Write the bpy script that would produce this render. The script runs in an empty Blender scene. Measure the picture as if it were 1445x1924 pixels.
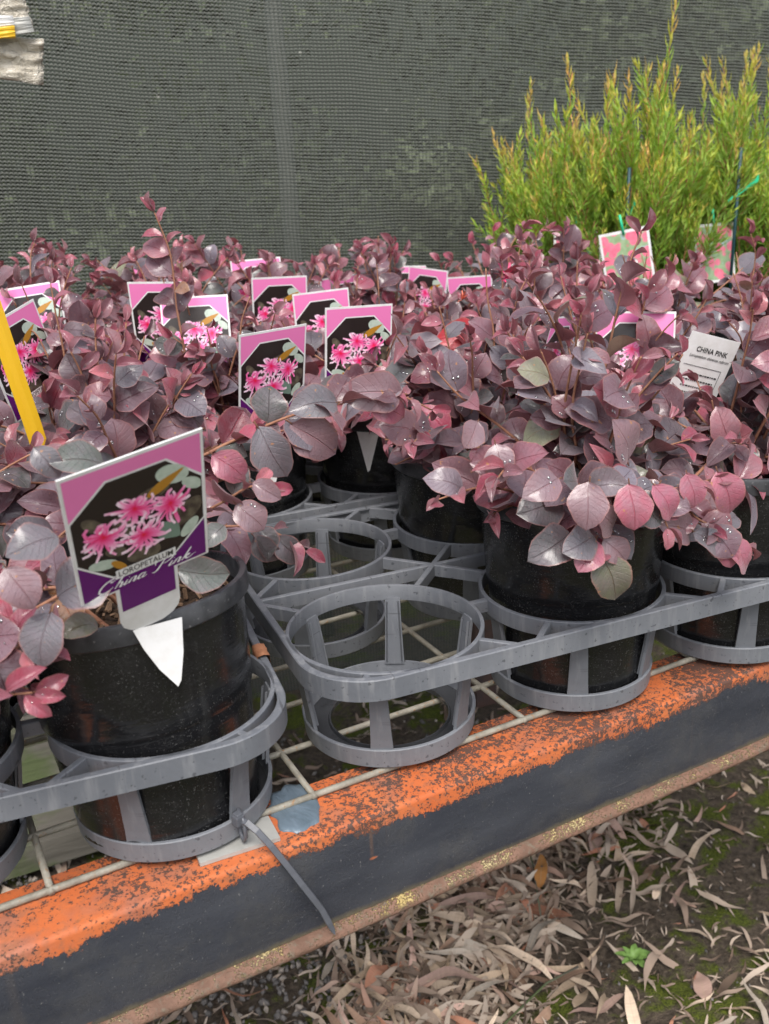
import bpy, bmesh, math, random
import numpy as np
from mathutils import Vector, Matrix, Euler, noise
random.seed(7)
sc = bpy.context.scene
COL = sc.collection

# ------------------------------------------------------------------ camera
CAM_F, CAM_C, CAM_R = 1835.83, Vector((-0.22317, -0.5805, 0.38648)), Euler((1.22594, 0.04328, -0.40594))
cam = bpy.data.cameras.new('camera'); camo = bpy.data.objects.new('camera', cam); COL.objects.link(camo)
cam.sensor_fit = 'HORIZONTAL'; cam.sensor_width = 36; cam.lens = CAM_F / 1445 * 36
cam.shift_x = -29.4 / 1445; cam.shift_y = -4.68 / 1445
cam.clip_start = 0.02; cam.clip_end = 200
camo.location = CAM_C; camo.rotation_euler = CAM_R
cam.dof.use_dof = True; cam.dof.focus_distance = 0.72; cam.dof.aperture_fstop = 17
sc.camera = camo
# ------------------------------------------------------------------ sky, sun, exposure
w = bpy.data.worlds.new('World'); sc.world = w; w.use_nodes = True
nt = w.node_tree; bg = nt.nodes['Background']
sky = nt.nodes.new('ShaderNodeTexSky'); sky.sky_type = 'NISHITA'; sky.sun_disc = False
sky.sun_elevation = math.radians(58); sky.sun_rotation = math.radians(200)
sky.dust_density = 4; sky.air_density = 1; sky.ozone_density = 1
hs = nt.nodes.new('ShaderNodeHueSaturation'); hs.inputs['Saturation'].default_value = 0.5
nt.links.new(sky.outputs[0], hs.inputs['Color']); nt.links.new(hs.outputs[0], bg.inputs[0])
bg.inputs[1].default_value = 0.15
sl = bpy.data.lights.new('sun', 'SUN'); sl.energy = 1.4; sl.angle = math.radians(28); sl.color = (1, .965, .91)
so = bpy.data.objects.new('sun', sl); COL.objects.link(so)
_az = math.radians(200); _el = math.radians(58)
_d = Vector((math.sin(_az) * math.cos(_el), math.cos(_az) * math.cos(_el), math.sin(_el)))
so.rotation_euler = _d.to_track_quat('Z', 'Y').to_euler()
sc.view_settings.view_transform = 'Standard'; sc.view_settings.look = 'None'
sc.view_settings.gamma = 1; sc.view_settings.exposure = 0.76
sc.cycles.max_bounces = 5; sc.cycles.diffuse_bounces = 3; sc.cycles.glossy_bounces = 2; sc.cycles.transmission_bounces = 3; sc.cycles.transparent_max_bounces = 6
sc.cycles.use_light_tree = False; sc.cycles.use_denoising = True; sc.cycles.use_adaptive_sampling = True; sc.cycles.adaptive_threshold = .02

RM = np.array(CAM_R.to_matrix())
def to_px(p):
    q = (np.array(p) - np.array(CAM_C)) @ RM
    if q[2] > -1e-4: return (-9999, -9999, 0)
    return (751.9 + CAM_F * q[0] / -q[2], 957.3 - CAM_F * q[1] / -q[2], -q[2])

# ------------------------------------------------------------------ material helpers
class NT:
    def __init__(s, name, rough=.5, spec=.5):
        s.m = bpy.data.materials.new(name); s.m.use_nodes = True; s.t = s.m.node_tree
        s.b = s.t.nodes['Principled BSDF']; s.out = s.t.nodes['Material Output']
        s.b.inputs['Roughness'].default_value = rough
        s.b.inputs['Specular IOR Level'].default_value = spec
    def n(s, typ, **k):
        o = s.t.nodes.new('ShaderNode' + typ)
        for a, v in k.items(): setattr(o, a, v)
        return o
    def L(s, a, b): s.t.links.new(a, b)
    def put(s, sock, v):
        if isinstance(v, (int, float)): sock.default_value = v
        elif isinstance(v, tuple): sock.default_value = v if len(v) == len(sock.default_value) else (*v, 1)
        else: s.L(v, sock)
    def math(s, op, a, b=0.0, c=None, clamp=False):
        o = s.n('Math', operation=op, use_clamp=clamp); s.put(o.inputs[0], a); s.put(o.inputs[1], b)
        if c is not None: s.put(o.inputs[2], c)
        return o.outputs[0]
    def mix(s, f, a, b, mode='MIX'):
        o = s.n('Mix', data_type='RGBA', blend_type=mode); s.put(o.inputs[0], f); s.put(o.inputs[6], a); s.put(o.inputs[7], b)
        return o.outputs[2]
    def ramp(s, v, *st):
        o = s.n('ValToRGB'); e = o.color_ramp.elements
        while len(e) < len(st): e.new(0.5)
        for el, (p, c) in zip(e, st):
            el.position = p; el.color = (c, c, c, 1) if isinstance(c, (int, float)) else (*c, 1)
        s.put(o.inputs[0], v); return o.outputs[0]
    def co(s, out='Object', scale=(1, 1, 1), rot=(0, 0, 0)):
        t = s.n('TexCoord'); m = s.n('Mapping'); m.inputs['Scale'].default_value = scale; m.inputs['Rotation'].default_value = rot
        s.L(t.outputs[out], m.inputs[0]); return m.outputs[0]
    def noise(s, vec, scale, detail=4, rough=.55, out=0, dist=0):
        o = s.n('TexNoise'); s.L(vec, o.inputs['Vector']); o.inputs['Scale'].default_value = scale
        o.inputs['Detail'].default_value = detail; o.inputs['Roughness'].default_value = rough; o.inputs['Distortion'].default_value = dist
        return o.outputs[out]
    def voro(s, vec, scale, out='Distance', feature='F1'):
        o = s.n('TexVoronoi', feature=feature); s.L(vec, o.inputs['Vector']); o.inputs['Scale'].default_value = scale
        return o.outputs[out]
    def base(s, v): s.put(s.b.inputs['Base Color'], v)
    def rough(s, v): s.put(s.b.inputs['Roughness'], v)
    def bump(s, h, dist, strength=1.0):
        o = s.n('Bump'); o.inputs['Strength'].default_value = strength; o.inputs['Distance'].default_value = dist
        s.put(o.inputs['Height'], h); s.L(o.outputs[0], s.b.inputs['Normal'])
    def sep(s, v):
        o = s.n('SeparateXYZ'); s.L(v, o.inputs[0]); return o.outputs

def plain(name, col, rough=.5, spec=.5):
    k = NT(name, rough, spec); k.base(col); return k.m
M = {}

k = NT('grey_tray_plastic', .48, .4); v = k.co()
a = k.noise(v, 9, 5); b = k.noise(k.co(scale=(1, 1, .12)), 160, 3, .6); c = k.voro(k.co(scale=(1, .25, 1), rot=(.3, .2, .5)), 220)
col = k.mix(k.ramp(a, (.35, 0.0), (.68, 1.0)), (.112, .121, .138), (.185, .195, .214))
col = k.mix(k.ramp(b, (.52, 0.0), (.72, .55)), col, (.245, .25, .26))
s_ = k.noise(k.co(scale=(1, .05, 1), rot=(.5, .7, .9)), 260, 2, .5)
col = k.mix(k.ramp(s_, (.66, 0.0), (.70, .7)), col, (.055, .058, .065))
sp = k.noise(v, 420, 2); col = k.mix(k.ramp(sp, (.70, 0.0), (.76, .8)), col, (.05, .05, .045))
k.base(col); k.rough(k.ramp(b, (.3, .42), (.8, .62))); k.bump(k.math('ADD', b, k.math('MULTIPLY', s_, -1.0)), .0004, .5)
M['tray'] = k.m
k = NT('wet_dark_plastic', .16, .6); v = k.co(); k.base(k.mix(k.noise(v, 30), (.014, .015, .017), (.055, .057, .062))); k.bump(k.noise(v, 25), .002, .5); M['plate'] = k.m

k = NT('black_pot_plastic', .2, .6); v = k.co()
dust = k.noise(v, 700, 3, .7); big = k.noise(v, 14, 4); vert = k.noise(k.co(scale=(1, 1, .06)), 90, 3, .6)
swirl = k.noise(k.co(scale=(.5, .5, 1.5)), 22, 6, .65, dist=3.0)
m1 = k.math('MULTIPLY', k.ramp(dust, (.61, 0.0), (.70, 1.0)), k.ramp(big, (.4, .2), (.65, 1.0)))
col = k.mix(k.math('MULTIPLY', m1, .8), (.0095, .0098, .011), (.20, .20, .195))
col = k.mix(k.ramp(vert, (.58, 0.0), (.75, .10)), col, (.16, .16, .15))
col = k.mix(k.ramp(swirl, (.485, 0.0), (.5, .035), (.515, 0.0)), col, (.3, .3, .3))
k.base(col); k.rough(k.math('ADD', k.ramp(big, (.35, .17), (.7, .32)), k.math('MULTIPLY', m1, .4)))
k.bump(k.math('ADD', k.noise(k.co(scale=(1, 1, 5)), 30, 3), k.math('MULTIPLY', big, 1.5)), .0012, .5)
M['pot'] = k.m
k = NT('worn_pot_rim', .4, .5); v = k.co()
a = k.noise(v, 60, 5); b = k.noise(v, 500, 2)
col = k.mix(k.ramp(a, (.35, 0.0), (.7, 1.0)), (.020, .021, .024), (.062, .064, .07))
col = k.mix(k.ramp(b, (.66, 0.0), (.74, .6)), col, (.2, .2, .2)); k.base(col); k.rough(k.ramp(a, (.3, .25), (.7, .5))); k.bump(a, .0006, .4); M['rim'] = k.m

k = NT('potting_mix', .95, .2); v = k.co(); a = k.noise(v, 120, 6, .7); b = k.voro(v, 160)
k.base(k.mix(k.ramp(a, (.35, 0.0), (.7, 1.0)), (.012, .008, .006), (.09, .055, .035))); k.bump(k.math('ADD', a, b), .006); M['soil'] = k.m
k = NT('bark_chip', .85, .2); oi = k.n('ObjectInfo'); v = k.co(); a = k.noise(k.co(scale=(1, 5, 1)), 90, 4)
k.base(k.mix(a, (.06, .035, .022), (.22, .14, .09))); k.bump(a, .001); M['bark'] = k.m

# leaf: colour comes from each leaf object's own colour
k = NT('burgundy_leaf', .42, .45)
oi = k.n('ObjectInfo'); uv = k.n('TexCoord'); sx = k.sep(uv.outputs['UV'])
U, V = sx[0], sx[1]                         # U along the leaf 0..1, V across 0..1
ax = k.math('ABSOLUTE', k.math('SUBTRACT', V, .5))
mid = k.ramp(ax, (.0, 1.0), (.022, .0))
vn = k.math('FRACT', k.math('MULTIPLY', k.math('SUBTRACT', U, k.math('MULTIPLY', ax, .55)), 7.5))
vn = k.ramp(k.math('ABSOLUTE', k.math('SUBTRACT', vn, .5)), (.0, 1.0), (.07, .0))
edge = k.ramp(ax, (.44, 0.0), (.5, 1.0))
cv = k.n('Vector', ) if False else None
ob = k.n('TexCoord'); addv = k.n('VectorMath', operation='ADD'); k.L(ob.outputs['Object'], addv.inputs[0])
rv = k.n('CombineXYZ'); rr = k.math('MULTIPLY', oi.outputs['Random'], 37.0); k.L(rr, rv.inputs[0]); k.L(rr, rv.inputs[1]); k.L(rv.outputs[0], addv.inputs[1])
n1 = k.noise(addv.outputs[0], 3.0, 4); n2 = k.noise(addv.outputs[0], 28, 4, .65); n3 = k.noise(addv.outputs[0], 7, 2)
base = oi.outputs['Color']
c0 = k.mix(k.ramp(n1, (.35, 0.0), (.7, .42)), base, (.20, .155, .185)); c0 = k.mix(k.ramp(k.noise(addv.outputs[0], 1.6, 2), (.5, 0.0), (.75, .45)), c0, k.mix(1.0, base, (.5, .55, .55), 'MULTIPLY'))
c0 = k.mix(k.math('MULTIPLY', k.math('SUBTRACT', n2, .5), 1.0, clamp=True), c0, (.32, .17, .19))
hv = k.mix(1.0, base, (1.9, 1.45, 1.45), 'MULTIPLY')
c0 = k.mix(k.math('MULTIPLY', mid, .6), c0, hv)
c0 = k.mix(k.math('MULTIPLY', vn, .10), c0, hv)
c0 = k.mix(k.math('MULTIPLY', edge, .65), c0, (.36, .15, .13))
spot = k.math('MULTIPLY', k.ramp(n3, (.70, 0.0), (.73, 1.0)), .85)
c0 = k.mix(spot, c0, (.42, .20, .09))
geo = k.n('NewGeometry')
under = k.mix(.55, base, (.30, .12, .12))
c1 = k.mix(geo.outputs['Backfacing'], c0, under)
k.base(c1)
k.rough(k.math('ADD', k.ramp(n3, (.3, .24), (.7, .50)), k.math('MULTIPLY', geo.outputs['Backfacing'], .2)))
k.bump(k.math('ADD', k.math('ADD', k.math('MULTIPLY', mid, -1.2), k.math('MULTIPLY', vn, -.3)), k.math('MULTIPLY', n2, .7)), .0009, .8)
k.put(k.b.inputs['Coat Weight'], k.ramp(n1, (.38, .2), (.6, .85))); k.b.inputs['Coat Roughness'].default_value = .14
k.b.inputs['Sheen Weight'].default_value = .35; k.b.inputs['Sheen Roughness'].default_value = .4; k.b.inputs['Sheen Tint'].default_value = (1, .85, .88, 1)
tr = k.n('BsdfTranslucent'); k.L(k.mix(.5, c1, (.5, .06, .06)), tr.inputs[0])
ms = k.n('MixShader'); ms.inputs[0].default_value = .16; k.L(k.b.outputs[0], ms.inputs[1]); k.L(tr.outputs[0], ms.inputs[2]); k.L(ms.outputs[0], k.out.inputs[0])
M['leaf'] = k.m
k = NT('water_drop', .02, .5); k.b.inputs['Transmission Weight'].default_value = 1; k.b.inputs['IOR'].default_value = 1.33; gl = k.n('BsdfGlossy'); gl.inputs['Roughness'].default_value = .04; gl.inputs['Color'].default_value = (1, 1, 1, 1); ms = k.n('MixShader'); ms.inputs[0].default_value = .26; k.L(k.b.outputs[0], ms.inputs[1]); k.L(gl.outputs[0], ms.inputs[2]); k.L(ms.outputs[0], k.out.inputs[0]); M['drop'] = k.m  # white gloss mixed into the clear water to force brighter glints
k = NT('reddish_stem', .7, .3); a = k.noise(k.co(), 150, 3); k.base(k.mix(a, (.17, .06, .04), (.44, .23, .14))); k.bump(a, .001); M['stem'] = k.m

k = NT('green_needle_leaf', .45, .4); at = k.n('Attribute', attribute_name='tint'); oi = k.n('ObjectInfo')
a = k.noise(k.co(), 60, 2)
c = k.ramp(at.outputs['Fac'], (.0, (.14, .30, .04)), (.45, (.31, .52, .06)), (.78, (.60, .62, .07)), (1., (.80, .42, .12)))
c = k.mix(k.math('MULTIPLY', oi.outputs['Random'], .3), c, (.16, .32, .08)); c = k.mix(k.ramp(a, (.4, 0.0), (.7, .4)), c, (.42, .50, .18)); k.base(c)
tr = k.n('BsdfTranslucent'); k.L(k.mix(.5, c, (.5, .55, .03)), tr.inputs[0]); ms = k.n('MixShader'); ms.inputs[0].default_value = .3
k.L(k.b.outputs[0], ms.inputs[1]); k.L(tr.outputs[0], ms.inputs[2]); k.L(ms.outputs[0], k.out.inputs[0]); M['needle'] = k.m
M['gstem'] = plain('brown_green_stem', (.34, .14, .07), .6)

# beam paint: orange primer showing through black
k = NT('worn_orange_and_black_paint', .5, .35); v = k.co(); s3 = k.sep(v); Z, X, Y = s3[2], s3[0], s3[1]
lo = k.noise(k.co(scale=(1, .3, .3)), 9, 3); hi = k.noise(v, 330, 4, .7); md = k.noise(v, 55, 5, .65)
brush = k.noise(k.co(scale=(1, 1, .25)), 420, 3, .6)
line = k.math('ADD', k.math('MULTIPLY', k.math('SUBTRACT', lo, .5), .022), k.math('ADD', k.math('MULTIPLY', k.math('SUBTRACT', md, .5), .020), k.math('ADD', k.math('MULTIPLY', k.math('SUBTRACT', brush, .5), .010), k.math('MULTIPLY', k.math('SUBTRACT', hi, .5), .018))))
om = k.math('ADD', k.math('MULTIPLY', k.math('ADD', k.math('ADD', Z, .0150), line), 900.0), .5, clamp=True)
patch = k.noise(v, 11, 3)                    # where black pits break the orange
frontness = k.math('MULTIPLY', k.math('SUBTRACT', Y, -.086), 12.0, clamp=True)
pit = k.math('SUBTRACT', k.math('ADD', k.math('MULTIPLY', hi, 1.0), k.math('MULTIPLY', k.math('SUBTRACT', patch, .5), .75)), k.math('MULTIPLY', k.math('ABSOLUTE', k.math('SUBTRACT', X, .14)), .16))
fh = k.noise(v, 700, 2, .6); pit = k.math('ADD', pit, k.math('MULTIPLY', k.math('SUBTRACT', fh, .5), .28)); pitm = k.ramp(pit, (.485, 0.0), (.535, 1.0))
org = k.mix(k.noise(v, 26, 4), (.45, .088, .020), (.52, .165, .06))
rust = k.mix(k.noise(v, 90, 4), (.16, .055, .035), (.46, .19, .12))
org = k.mix(k.ramp(k.noise(v, 17, 4, .6), (.50, 0.0), (.62, .85)), org, rust)
org = k.mix(k.ramp(md, (.62, 0.0), (.68, .7)), org, (.22, .10, .05))
org = k.mix(k.ramp(k.noise(v, 140, 3, .6), (.52, 0.0), (.66, .6)), org, (.30, .115, .06)); org = k.mix(k.math('MULTIPLY', pitm, .88), org, (.050, .040, .036))
blk = k.mix(k.ramp(k.noise(k.co(scale=(.25, 1, 1)), 40, 5), (.3, 0.0), (.75, 1.0)), (.024, .027, .036), (.056, .060, .071))
blk = k.mix(k.ramp(k.noise(v, 520, 2), (.70, 0.0), (.74, .5)), blk, (.25, .25, .24))
streak = k.ramp(k.noise(k.co(scale=(1, 1, .05)), 34, 2, .4), (.68, 0.0), (.73, .5))
blk = k.mix(k.math('MULTIPLY', streak, k.ramp(lo, (.5, 0.0), (.6, 1.0))), blk, (.20, .14, .08))
scr = k.ramp(k.noise(k.co(scale=(.03, 1, 1), rot=(0, .25, 0)), 260, 2, .5), (.735, 0.0), (.75, .5)); blk = k.mix(scr, blk, (.14, .14, .145)); smu = k.ramp(k.noise(v, 20, 5, .7), (.5, 0.0), (.75, .5)); blk = k.mix(smu, blk, (.085, .082, .075)); drip = k.math('MULTIPLY', k.ramp(k.noise(k.co(scale=(1, 1, .015)), 75, 1, .3), (.72, 0.0), (.76, .8)), k.ramp(k.noise(v, 13, 2), (.5, 0.0), (.6, 1.0))); blk = k.mix(drip, blk, (.25, .12, .05))
chip = k.ramp(k.noise(k.co(scale=(.5, 1, 1.6)), 48, 2, .4), (.735, 0.0), (.75, 1.0))
blk = k.mix(chip, blk, (.42, .13, .05))
low = k.math('MULTIPLY', k.math('ADD', Z, .0745), -160.0)
lowm = k.ramp(k.math('ADD', k.math('MULTIPLY', k.math('ADD', Z, .0700), -130.0), k.math('MULTIPLY', k.math('SUBTRACT', md, .5), 1.2)), (.0, 0.0), (.7, 1.0))
blk = k.mix(lowm, blk, (.13, .11, .065))
k.base(k.mix(om, blk, org)); k.rough(k.math('ADD', k.math('MULTIPLY', om, .22), .42))
k.bump(k.math('ADD', k.math('MULTIPLY', om, .5), k.math('ADD', hi, k.math('MULTIPLY', pitm, -.6))), .0006, .7); M['beam'] = k.m
k = NT('rusty_lip', .75, .25); v = k.co(); a = k.noise(v, 45, 5); b = k.noise(v, 190, 4, .7)
c = k.mix(k.ramp(a, (.35, 0.0), (.7, 1.0)), (.14, .082, .058), (.27, .155, .11)); c = k.mix(k.ramp(b, (.5, 0.0), (.68, .9)), c, (.16, .135, .10))
s3 = k.sep(v); up = k.ramp(k.math('MULTIPLY', k.math('ADD', s3[2], .0805), 180.0), (.2, 0.0), (.8, 1.0))
lich = k.math('MULTIPLY', up, k.ramp(k.math('ADD', k.math('ADD', k.math('MULTIPLY', a, .4), k.math('MULTIPLY', b, .2)), k.math('MULTIPLY', k.noise(v, 800, 3, .7), .4)), (.52, 0.0), (.555, 1.0)))
c = k.mix(lich, c, k.mix(k.noise(v, 15, 2), (.44, .29, .05), (.40, .37, .27))); k.base(c); k.bump(k.math('ADD', b, lich), .0015); M['lip'] = k.m
k = NT('weathered_galvanised_wire', .5, .4); v = k.co(); a = k.noise(v, 70, 5); b = k.noise(v, 260, 3)
c = k.mix(k.ramp(a, (.3, 0.0), (.7, 1.0)), (.17, .155, .125), (.33, .31, .255)); c = k.mix(k.ramp(b, (.6, 0.0), (.72, .9)), c, (.30, .17, .08)); k.base(c); k.bump(b, .0008); M['wire'] = k.m
k = NT('dull_zinc_plate', .5, .4); k.b.inputs['Metallic'].default_value = .25; v = k.co(); a = k.noise(v, 80, 5); k.base(k.mix(a, (.34, .34, .32), (.50, .50, .47))); k.rough(k.ramp(a, (.3, .4), (.7, .65))); k.bump(k.noise(v, 300), .0005, .4); M['zinc'] = k.m
k = NT('blue_grey_paint_dab', .32, .5); v = k.co(); a = k.noise(k.co(scale=(1, .3, 1)), 70, 4, dist=1.5); k.base(k.mix(k.ramp(a, (.35, 0.0), (.7, 1.0)), (.09, .125, .155), (.145, .19, .235)))
k.bump(a, .0022); M['dab'] = k.m
k = NT('cable_tie_nylon', .42, .4); v = k.co(); k.base(k.mix(k.noise(v, 60), (.075, .08, .095), (.12, .127, .145))); k.bump(k.noise(v, 200), .0004); M['tie'] = k.m
k = NT('brown_tape', .6, .3); v = k.co(); a = k.noise(v, 160, 4); k.base(k.mix(a, (.30, .11, .05), (.52, .25, .14))); k.bump(a, .0012); M['tape'] = k.m

k = NT('white_label_plastic', .34, .5); a = k.noise(k.co(), 50, 5, .65); b = k.noise(k.co(scale=(1, 1, .1)), 400, 2); k.base(k.mix(k.ramp(a, (.4, 0.0), (.75, 1.0)), (.78, .78, .78), (.62, .61, .58))); k.bump(b, .0002, .5); M['card'] = k.m
M['pink'] = plain('label_pink_print', (.76, .20, .45), .25)
M['purple'] = plain('label_purple_print', (.115, .010, .145), .25)
M['p_dark'] = plain('label_photo_dark_background', (.022, .016, .015), .25)  # dark printed background behind the flowers
k = NT('label_photo_petal', .25); at = k.n('Attribute', attribute_name='tint'); k.base(k.ramp(at.outputs['Fac'], (0., (.75, .01, .02)), (.28, (.80, .04, .20)), (.55, (.88, .20, .46)), (.85, (.95, .72, .84)))); M['p_petal'] = k.m
k = NT('label_photo_pale_leaf', .25); a = k.noise(k.co(), 260, 3); k.base(k.mix(a, (.30, .40, .32), (.62, .68, .60))); M['p_pale'] = k.m
k = NT('label_photo_dark_leaf', .25); a = k.noise(k.co(), 160, 4); k.base(k.mix(k.ramp(a, (.35, 0.0), (.65, 1.0)), (.045, .03, .028), (.15, .13, .09))); M['p_brown'] = k.m
M['p_ochre'] = plain('label_photo_ochre', (.42, .20, .025), .25)
M['p_teal'] = plain('label_photo_teal_leaf', (.17, .25, .20), .25)
M['ink'] = plain('black_print', (.02, .02, .02), .4)
M['white_ink'] = plain('white_print', (.85, .83, .86), .3)
k = NT('grevillea_photo_print', .25); v = k.co(); vo = k.n('TexVoronoi'); k.L(v, vo.inputs['Vector']); vo.inputs['Scale'].default_value = 75; vo.inputs['Randomness'].default_value = 1
a = k.noise(v, 60, 4); s3 = k.sep(v); blob = k.ramp(k.math('ADD', vo.outputs['Distance'], k.math('MULTIPLY', a, .30)), (.64, 1.0), (.74, 0.0))
bgc = k.mix(k.noise(v, 110, 4), (.10, .22, .06), (.50, .62, .42)); bgc = k.mix(k.ramp(k.noise(v, 45, 2), (.6, 0.0), (.65, .6)), bgc, (.40, .55, .68))
k.base(k.mix(blob, bgc, k.mix(k.noise(v, 90, 3), (.72, .06, .14), (.85, .32, .42)))); M['gprint'] = k.m
M['ribbon'] = plain('green_tie_ribbon', (.02, .55, .28), .4)
M['gstake'] = plain('dark_green_stake', (.01, .05, .06), .4)
k = NT('yellow_stake_plastic', .35, .5); a = k.noise(k.co(scale=(1, 1, .2)), 60, 4); k.base(k.mix(a, (.78, .43, .012), (.88, .56, .03))); M['yellow'] = k.m
k = NT('crumpled_plastic_film', .15, .7); v = k.co(); a = k.noise(v, 90, 5, .6, dist=1.5); k.base(k.mix(a, (.42, .36, .26), (.66, .62, .54))); k.bump(a, .006, .9); M['film'] = k.m
k = NT('pale_paper', .7, .3); v = k.co(); a = k.noise(v, 50, 4); k.base(k.mix(a, (.62, .58, .50), (.74, .71, .64))); k.bump(a, .003); M['paper'] = k.m

k = NT('damp_soil_and_moss', .92, .25); v = k.co(); a = k.noise(v, 22, 6, .65); b = k.noise(v, 110, 6, .7); cc = k.noise(v, 5.5, 4, .6); f = k.noise(v, 420, 3, .7)
soil = k.mix(k.ramp(b, (.32, 0.0), (.68, 1.0)), (.038, .029, .021), (.19, .148, .11)); soil = k.mix(k.ramp(f, (.62, 0.0), (.7, .5)), soil, (.20, .17, .13))
moss = k.mix(k.ramp(f, (.35, 0.0), (.65, 1.0)), (.030, .045, .005), (.17, .21, .018))
mm = k.ramp(k.math('ADD', k.math('MULTIPLY', cc, .5), k.math('ADD', k.math('MULTIPLY', a, .35), k.math('MULTIPLY', b, .15))), (.505, 0.0), (.56, .9))
k.base(k.mix(mm, soil, moss)); k.rough(k.ramp(b, (.3, .6), (.7, .95))); k.bump(k.math('ADD', k.math('ADD', a, b), k.math('MULTIPLY', f, .5)), .012, .9); M['ground'] = k.m
k = NT('dry_leaf', .75, .25); oi = k.n('ObjectInfo'); v = k.co(); a = k.noise(k.co(scale=(1, 6, 1)), 5, 4); uvn = k.n('TexCoord'); sx = k.sep(uvn.outputs['UV'])
md_ = k.ramp(k.math('ABSOLUTE', k.math('SUBTRACT', sx[1], .5)), (0., 1.0), (.07, 0.0))
c = k.mix(1.0, oi.outputs['Color'], k.mix(a, (.65, .62, .6), (1.25, 1.2, 1.15)), 'MULTIPLY'); c = k.mix(k.math('MULTIPLY', md_, .35), c, (.42, .32, .22)); k.base(c); k.bump(a, .0006, .6); M['dry'] = k.m
k = NT('dry_litter_mass', .8, .25); a = k.n('Attribute', attribute_name='tint'); k.base(k.ramp(a.outputs['Fac'], (0., (.13, .09, .065)), (.35, (.26, .19, .145)), (.6, (.47, .38, .30)), (.85, (.40, .33, .27)), (1., (.42, .19, .12)))); M['litter'] = k.m
k = NT('gravel', .85, .3); oi = k.n('Attribute', attribute_name='tint'); k.base(k.ramp(oi.outputs['Fac'], (0., (.09, .085, .08)), (.6, (.22, .20, .185)), (1., (.36, .31, .26)))); k.bump(k.noise(k.co(), 300), .001); M['gravel'] = k.m
k = NT('grey_mossy_timber', .85, .25); a = k.noise(k.co(scale=(.12, 1, 1)), 60, 5); b = k.noise(k.co(), 12, 4); k.base(k.mix(k.ramp(b, (.45, 0.0), (.62, .8)), k.mix(a, (.07, .063, .052), (.20, .185, .155)), (.07, .10, .03))); k.bump(a, .004); M['timber'] = k.m
k = NT('steel_dark', .6, .4); k.base(k.mix(k.noise(k.co(), 40, 4), (.03, .033, .04), (.12, .06, .04))); M['steel'] = k.m

# knitted shade cloth: open loops, threads dark grey
k = NT('knitted_shade_cloth', .55, .4); v = k.co(); s3 = k.sep(v); X, Z = s3[0], s3[2]
wob = k.noise(v, 4.0, 2); wob2 = k.noise(v, 60, 2)
Zt = k.math('ADD', Z, k.math('MULTIPLY', X, .060)); Zt = k.math('ADD', Zt, k.math('MULTIPLY', wob, .02)); Zt = k.math('ADD', Zt, k.math('MULTIPLY', wob2, .0010))
xs = k.math('DIVIDE', k.math('ADD', X, k.math('MULTIPLY', wob, .02)), .0064)
arc = k.math('MULTIPLY', k.math('ABSOLUTE', k.math('SINE', k.math('MULTIPLY', xs, math.pi))), .46)
zz = k.math('FRACT', k.math('SUBTRACT', k.math('DIVIDE', Zt, .0056), arc))
thr = k.math('ABSOLUTE', k.math('SUBTRACT', zz, .5))
row = k.ramp(thr, (.235, 1.0), (.28, 0.0))
strand = k.ramp(k.math('FRACT', k.math('ADD', xs, k.math('MULTIPLY', wob2, .2))), (.0, 1.0), (.15, 1.0), (.19, 0.0))
zr = k.math('ABSOLUTE', k.math('SUBTRACT', k.math('FRACT', k.math('DIVIDE', Zt, .0056)), .02)); fine = k.ramp(zr, (.04, 1.0), (.07, 0.0))
alpha = k.math('MAXIMUM', k.math('MAXIMUM', row, strand), fine)
dirt = k.noise(v, 3.2, 4, .6); spk = k.ramp(k.noise(v, 85, 2, .4), (.77, 0.0), (.80, 1.0))
k.base(k.mix(spk, k.mix(k.ramp(thr, (.0, 1.0), (.28, 0.0)), k.mix(dirt, (.030, .034, .030), (.046, .051, .042)), k.mix(1.0, k.mix(dirt, (.106, .113, .100), (.168, .176, .150)), k.mix(k.math('ABSOLUTE', k.math('SINE', k.math('MULTIPLY', xs, math.pi))), (.45, .45, .45), (1.35, 1.35, 1.35)), 'MULTIPLY')), (.34, .34, .30)))
k.bump(k.math('SUBTRACT', 1.0, thr), .002, .8)
tp = k.n('BsdfTransparent'); ms = k.n('MixShader'); k.L(alpha, ms.inputs[0]); k.L(tp.outputs[0], ms.inputs[1]); k.L(k.b.outputs[0], ms.inputs[2]); k.L(ms.outputs[0], k.out.inputs[0])
M['cloth'] = k.m
k = NT('hedge_leaf', .6, .3); at = k.n('Attribute', attribute_name='tint'); k.base(k.ramp(at.outputs['Fac'], (0., (.03, .045, .022)), (.5, (.085, .108, .058)), (1., (.155, .19, .105)))); M['hedge'] = k.m
M['pole'] = plain('pale_grey_pole', (.12, .135, .115), .6)

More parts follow.
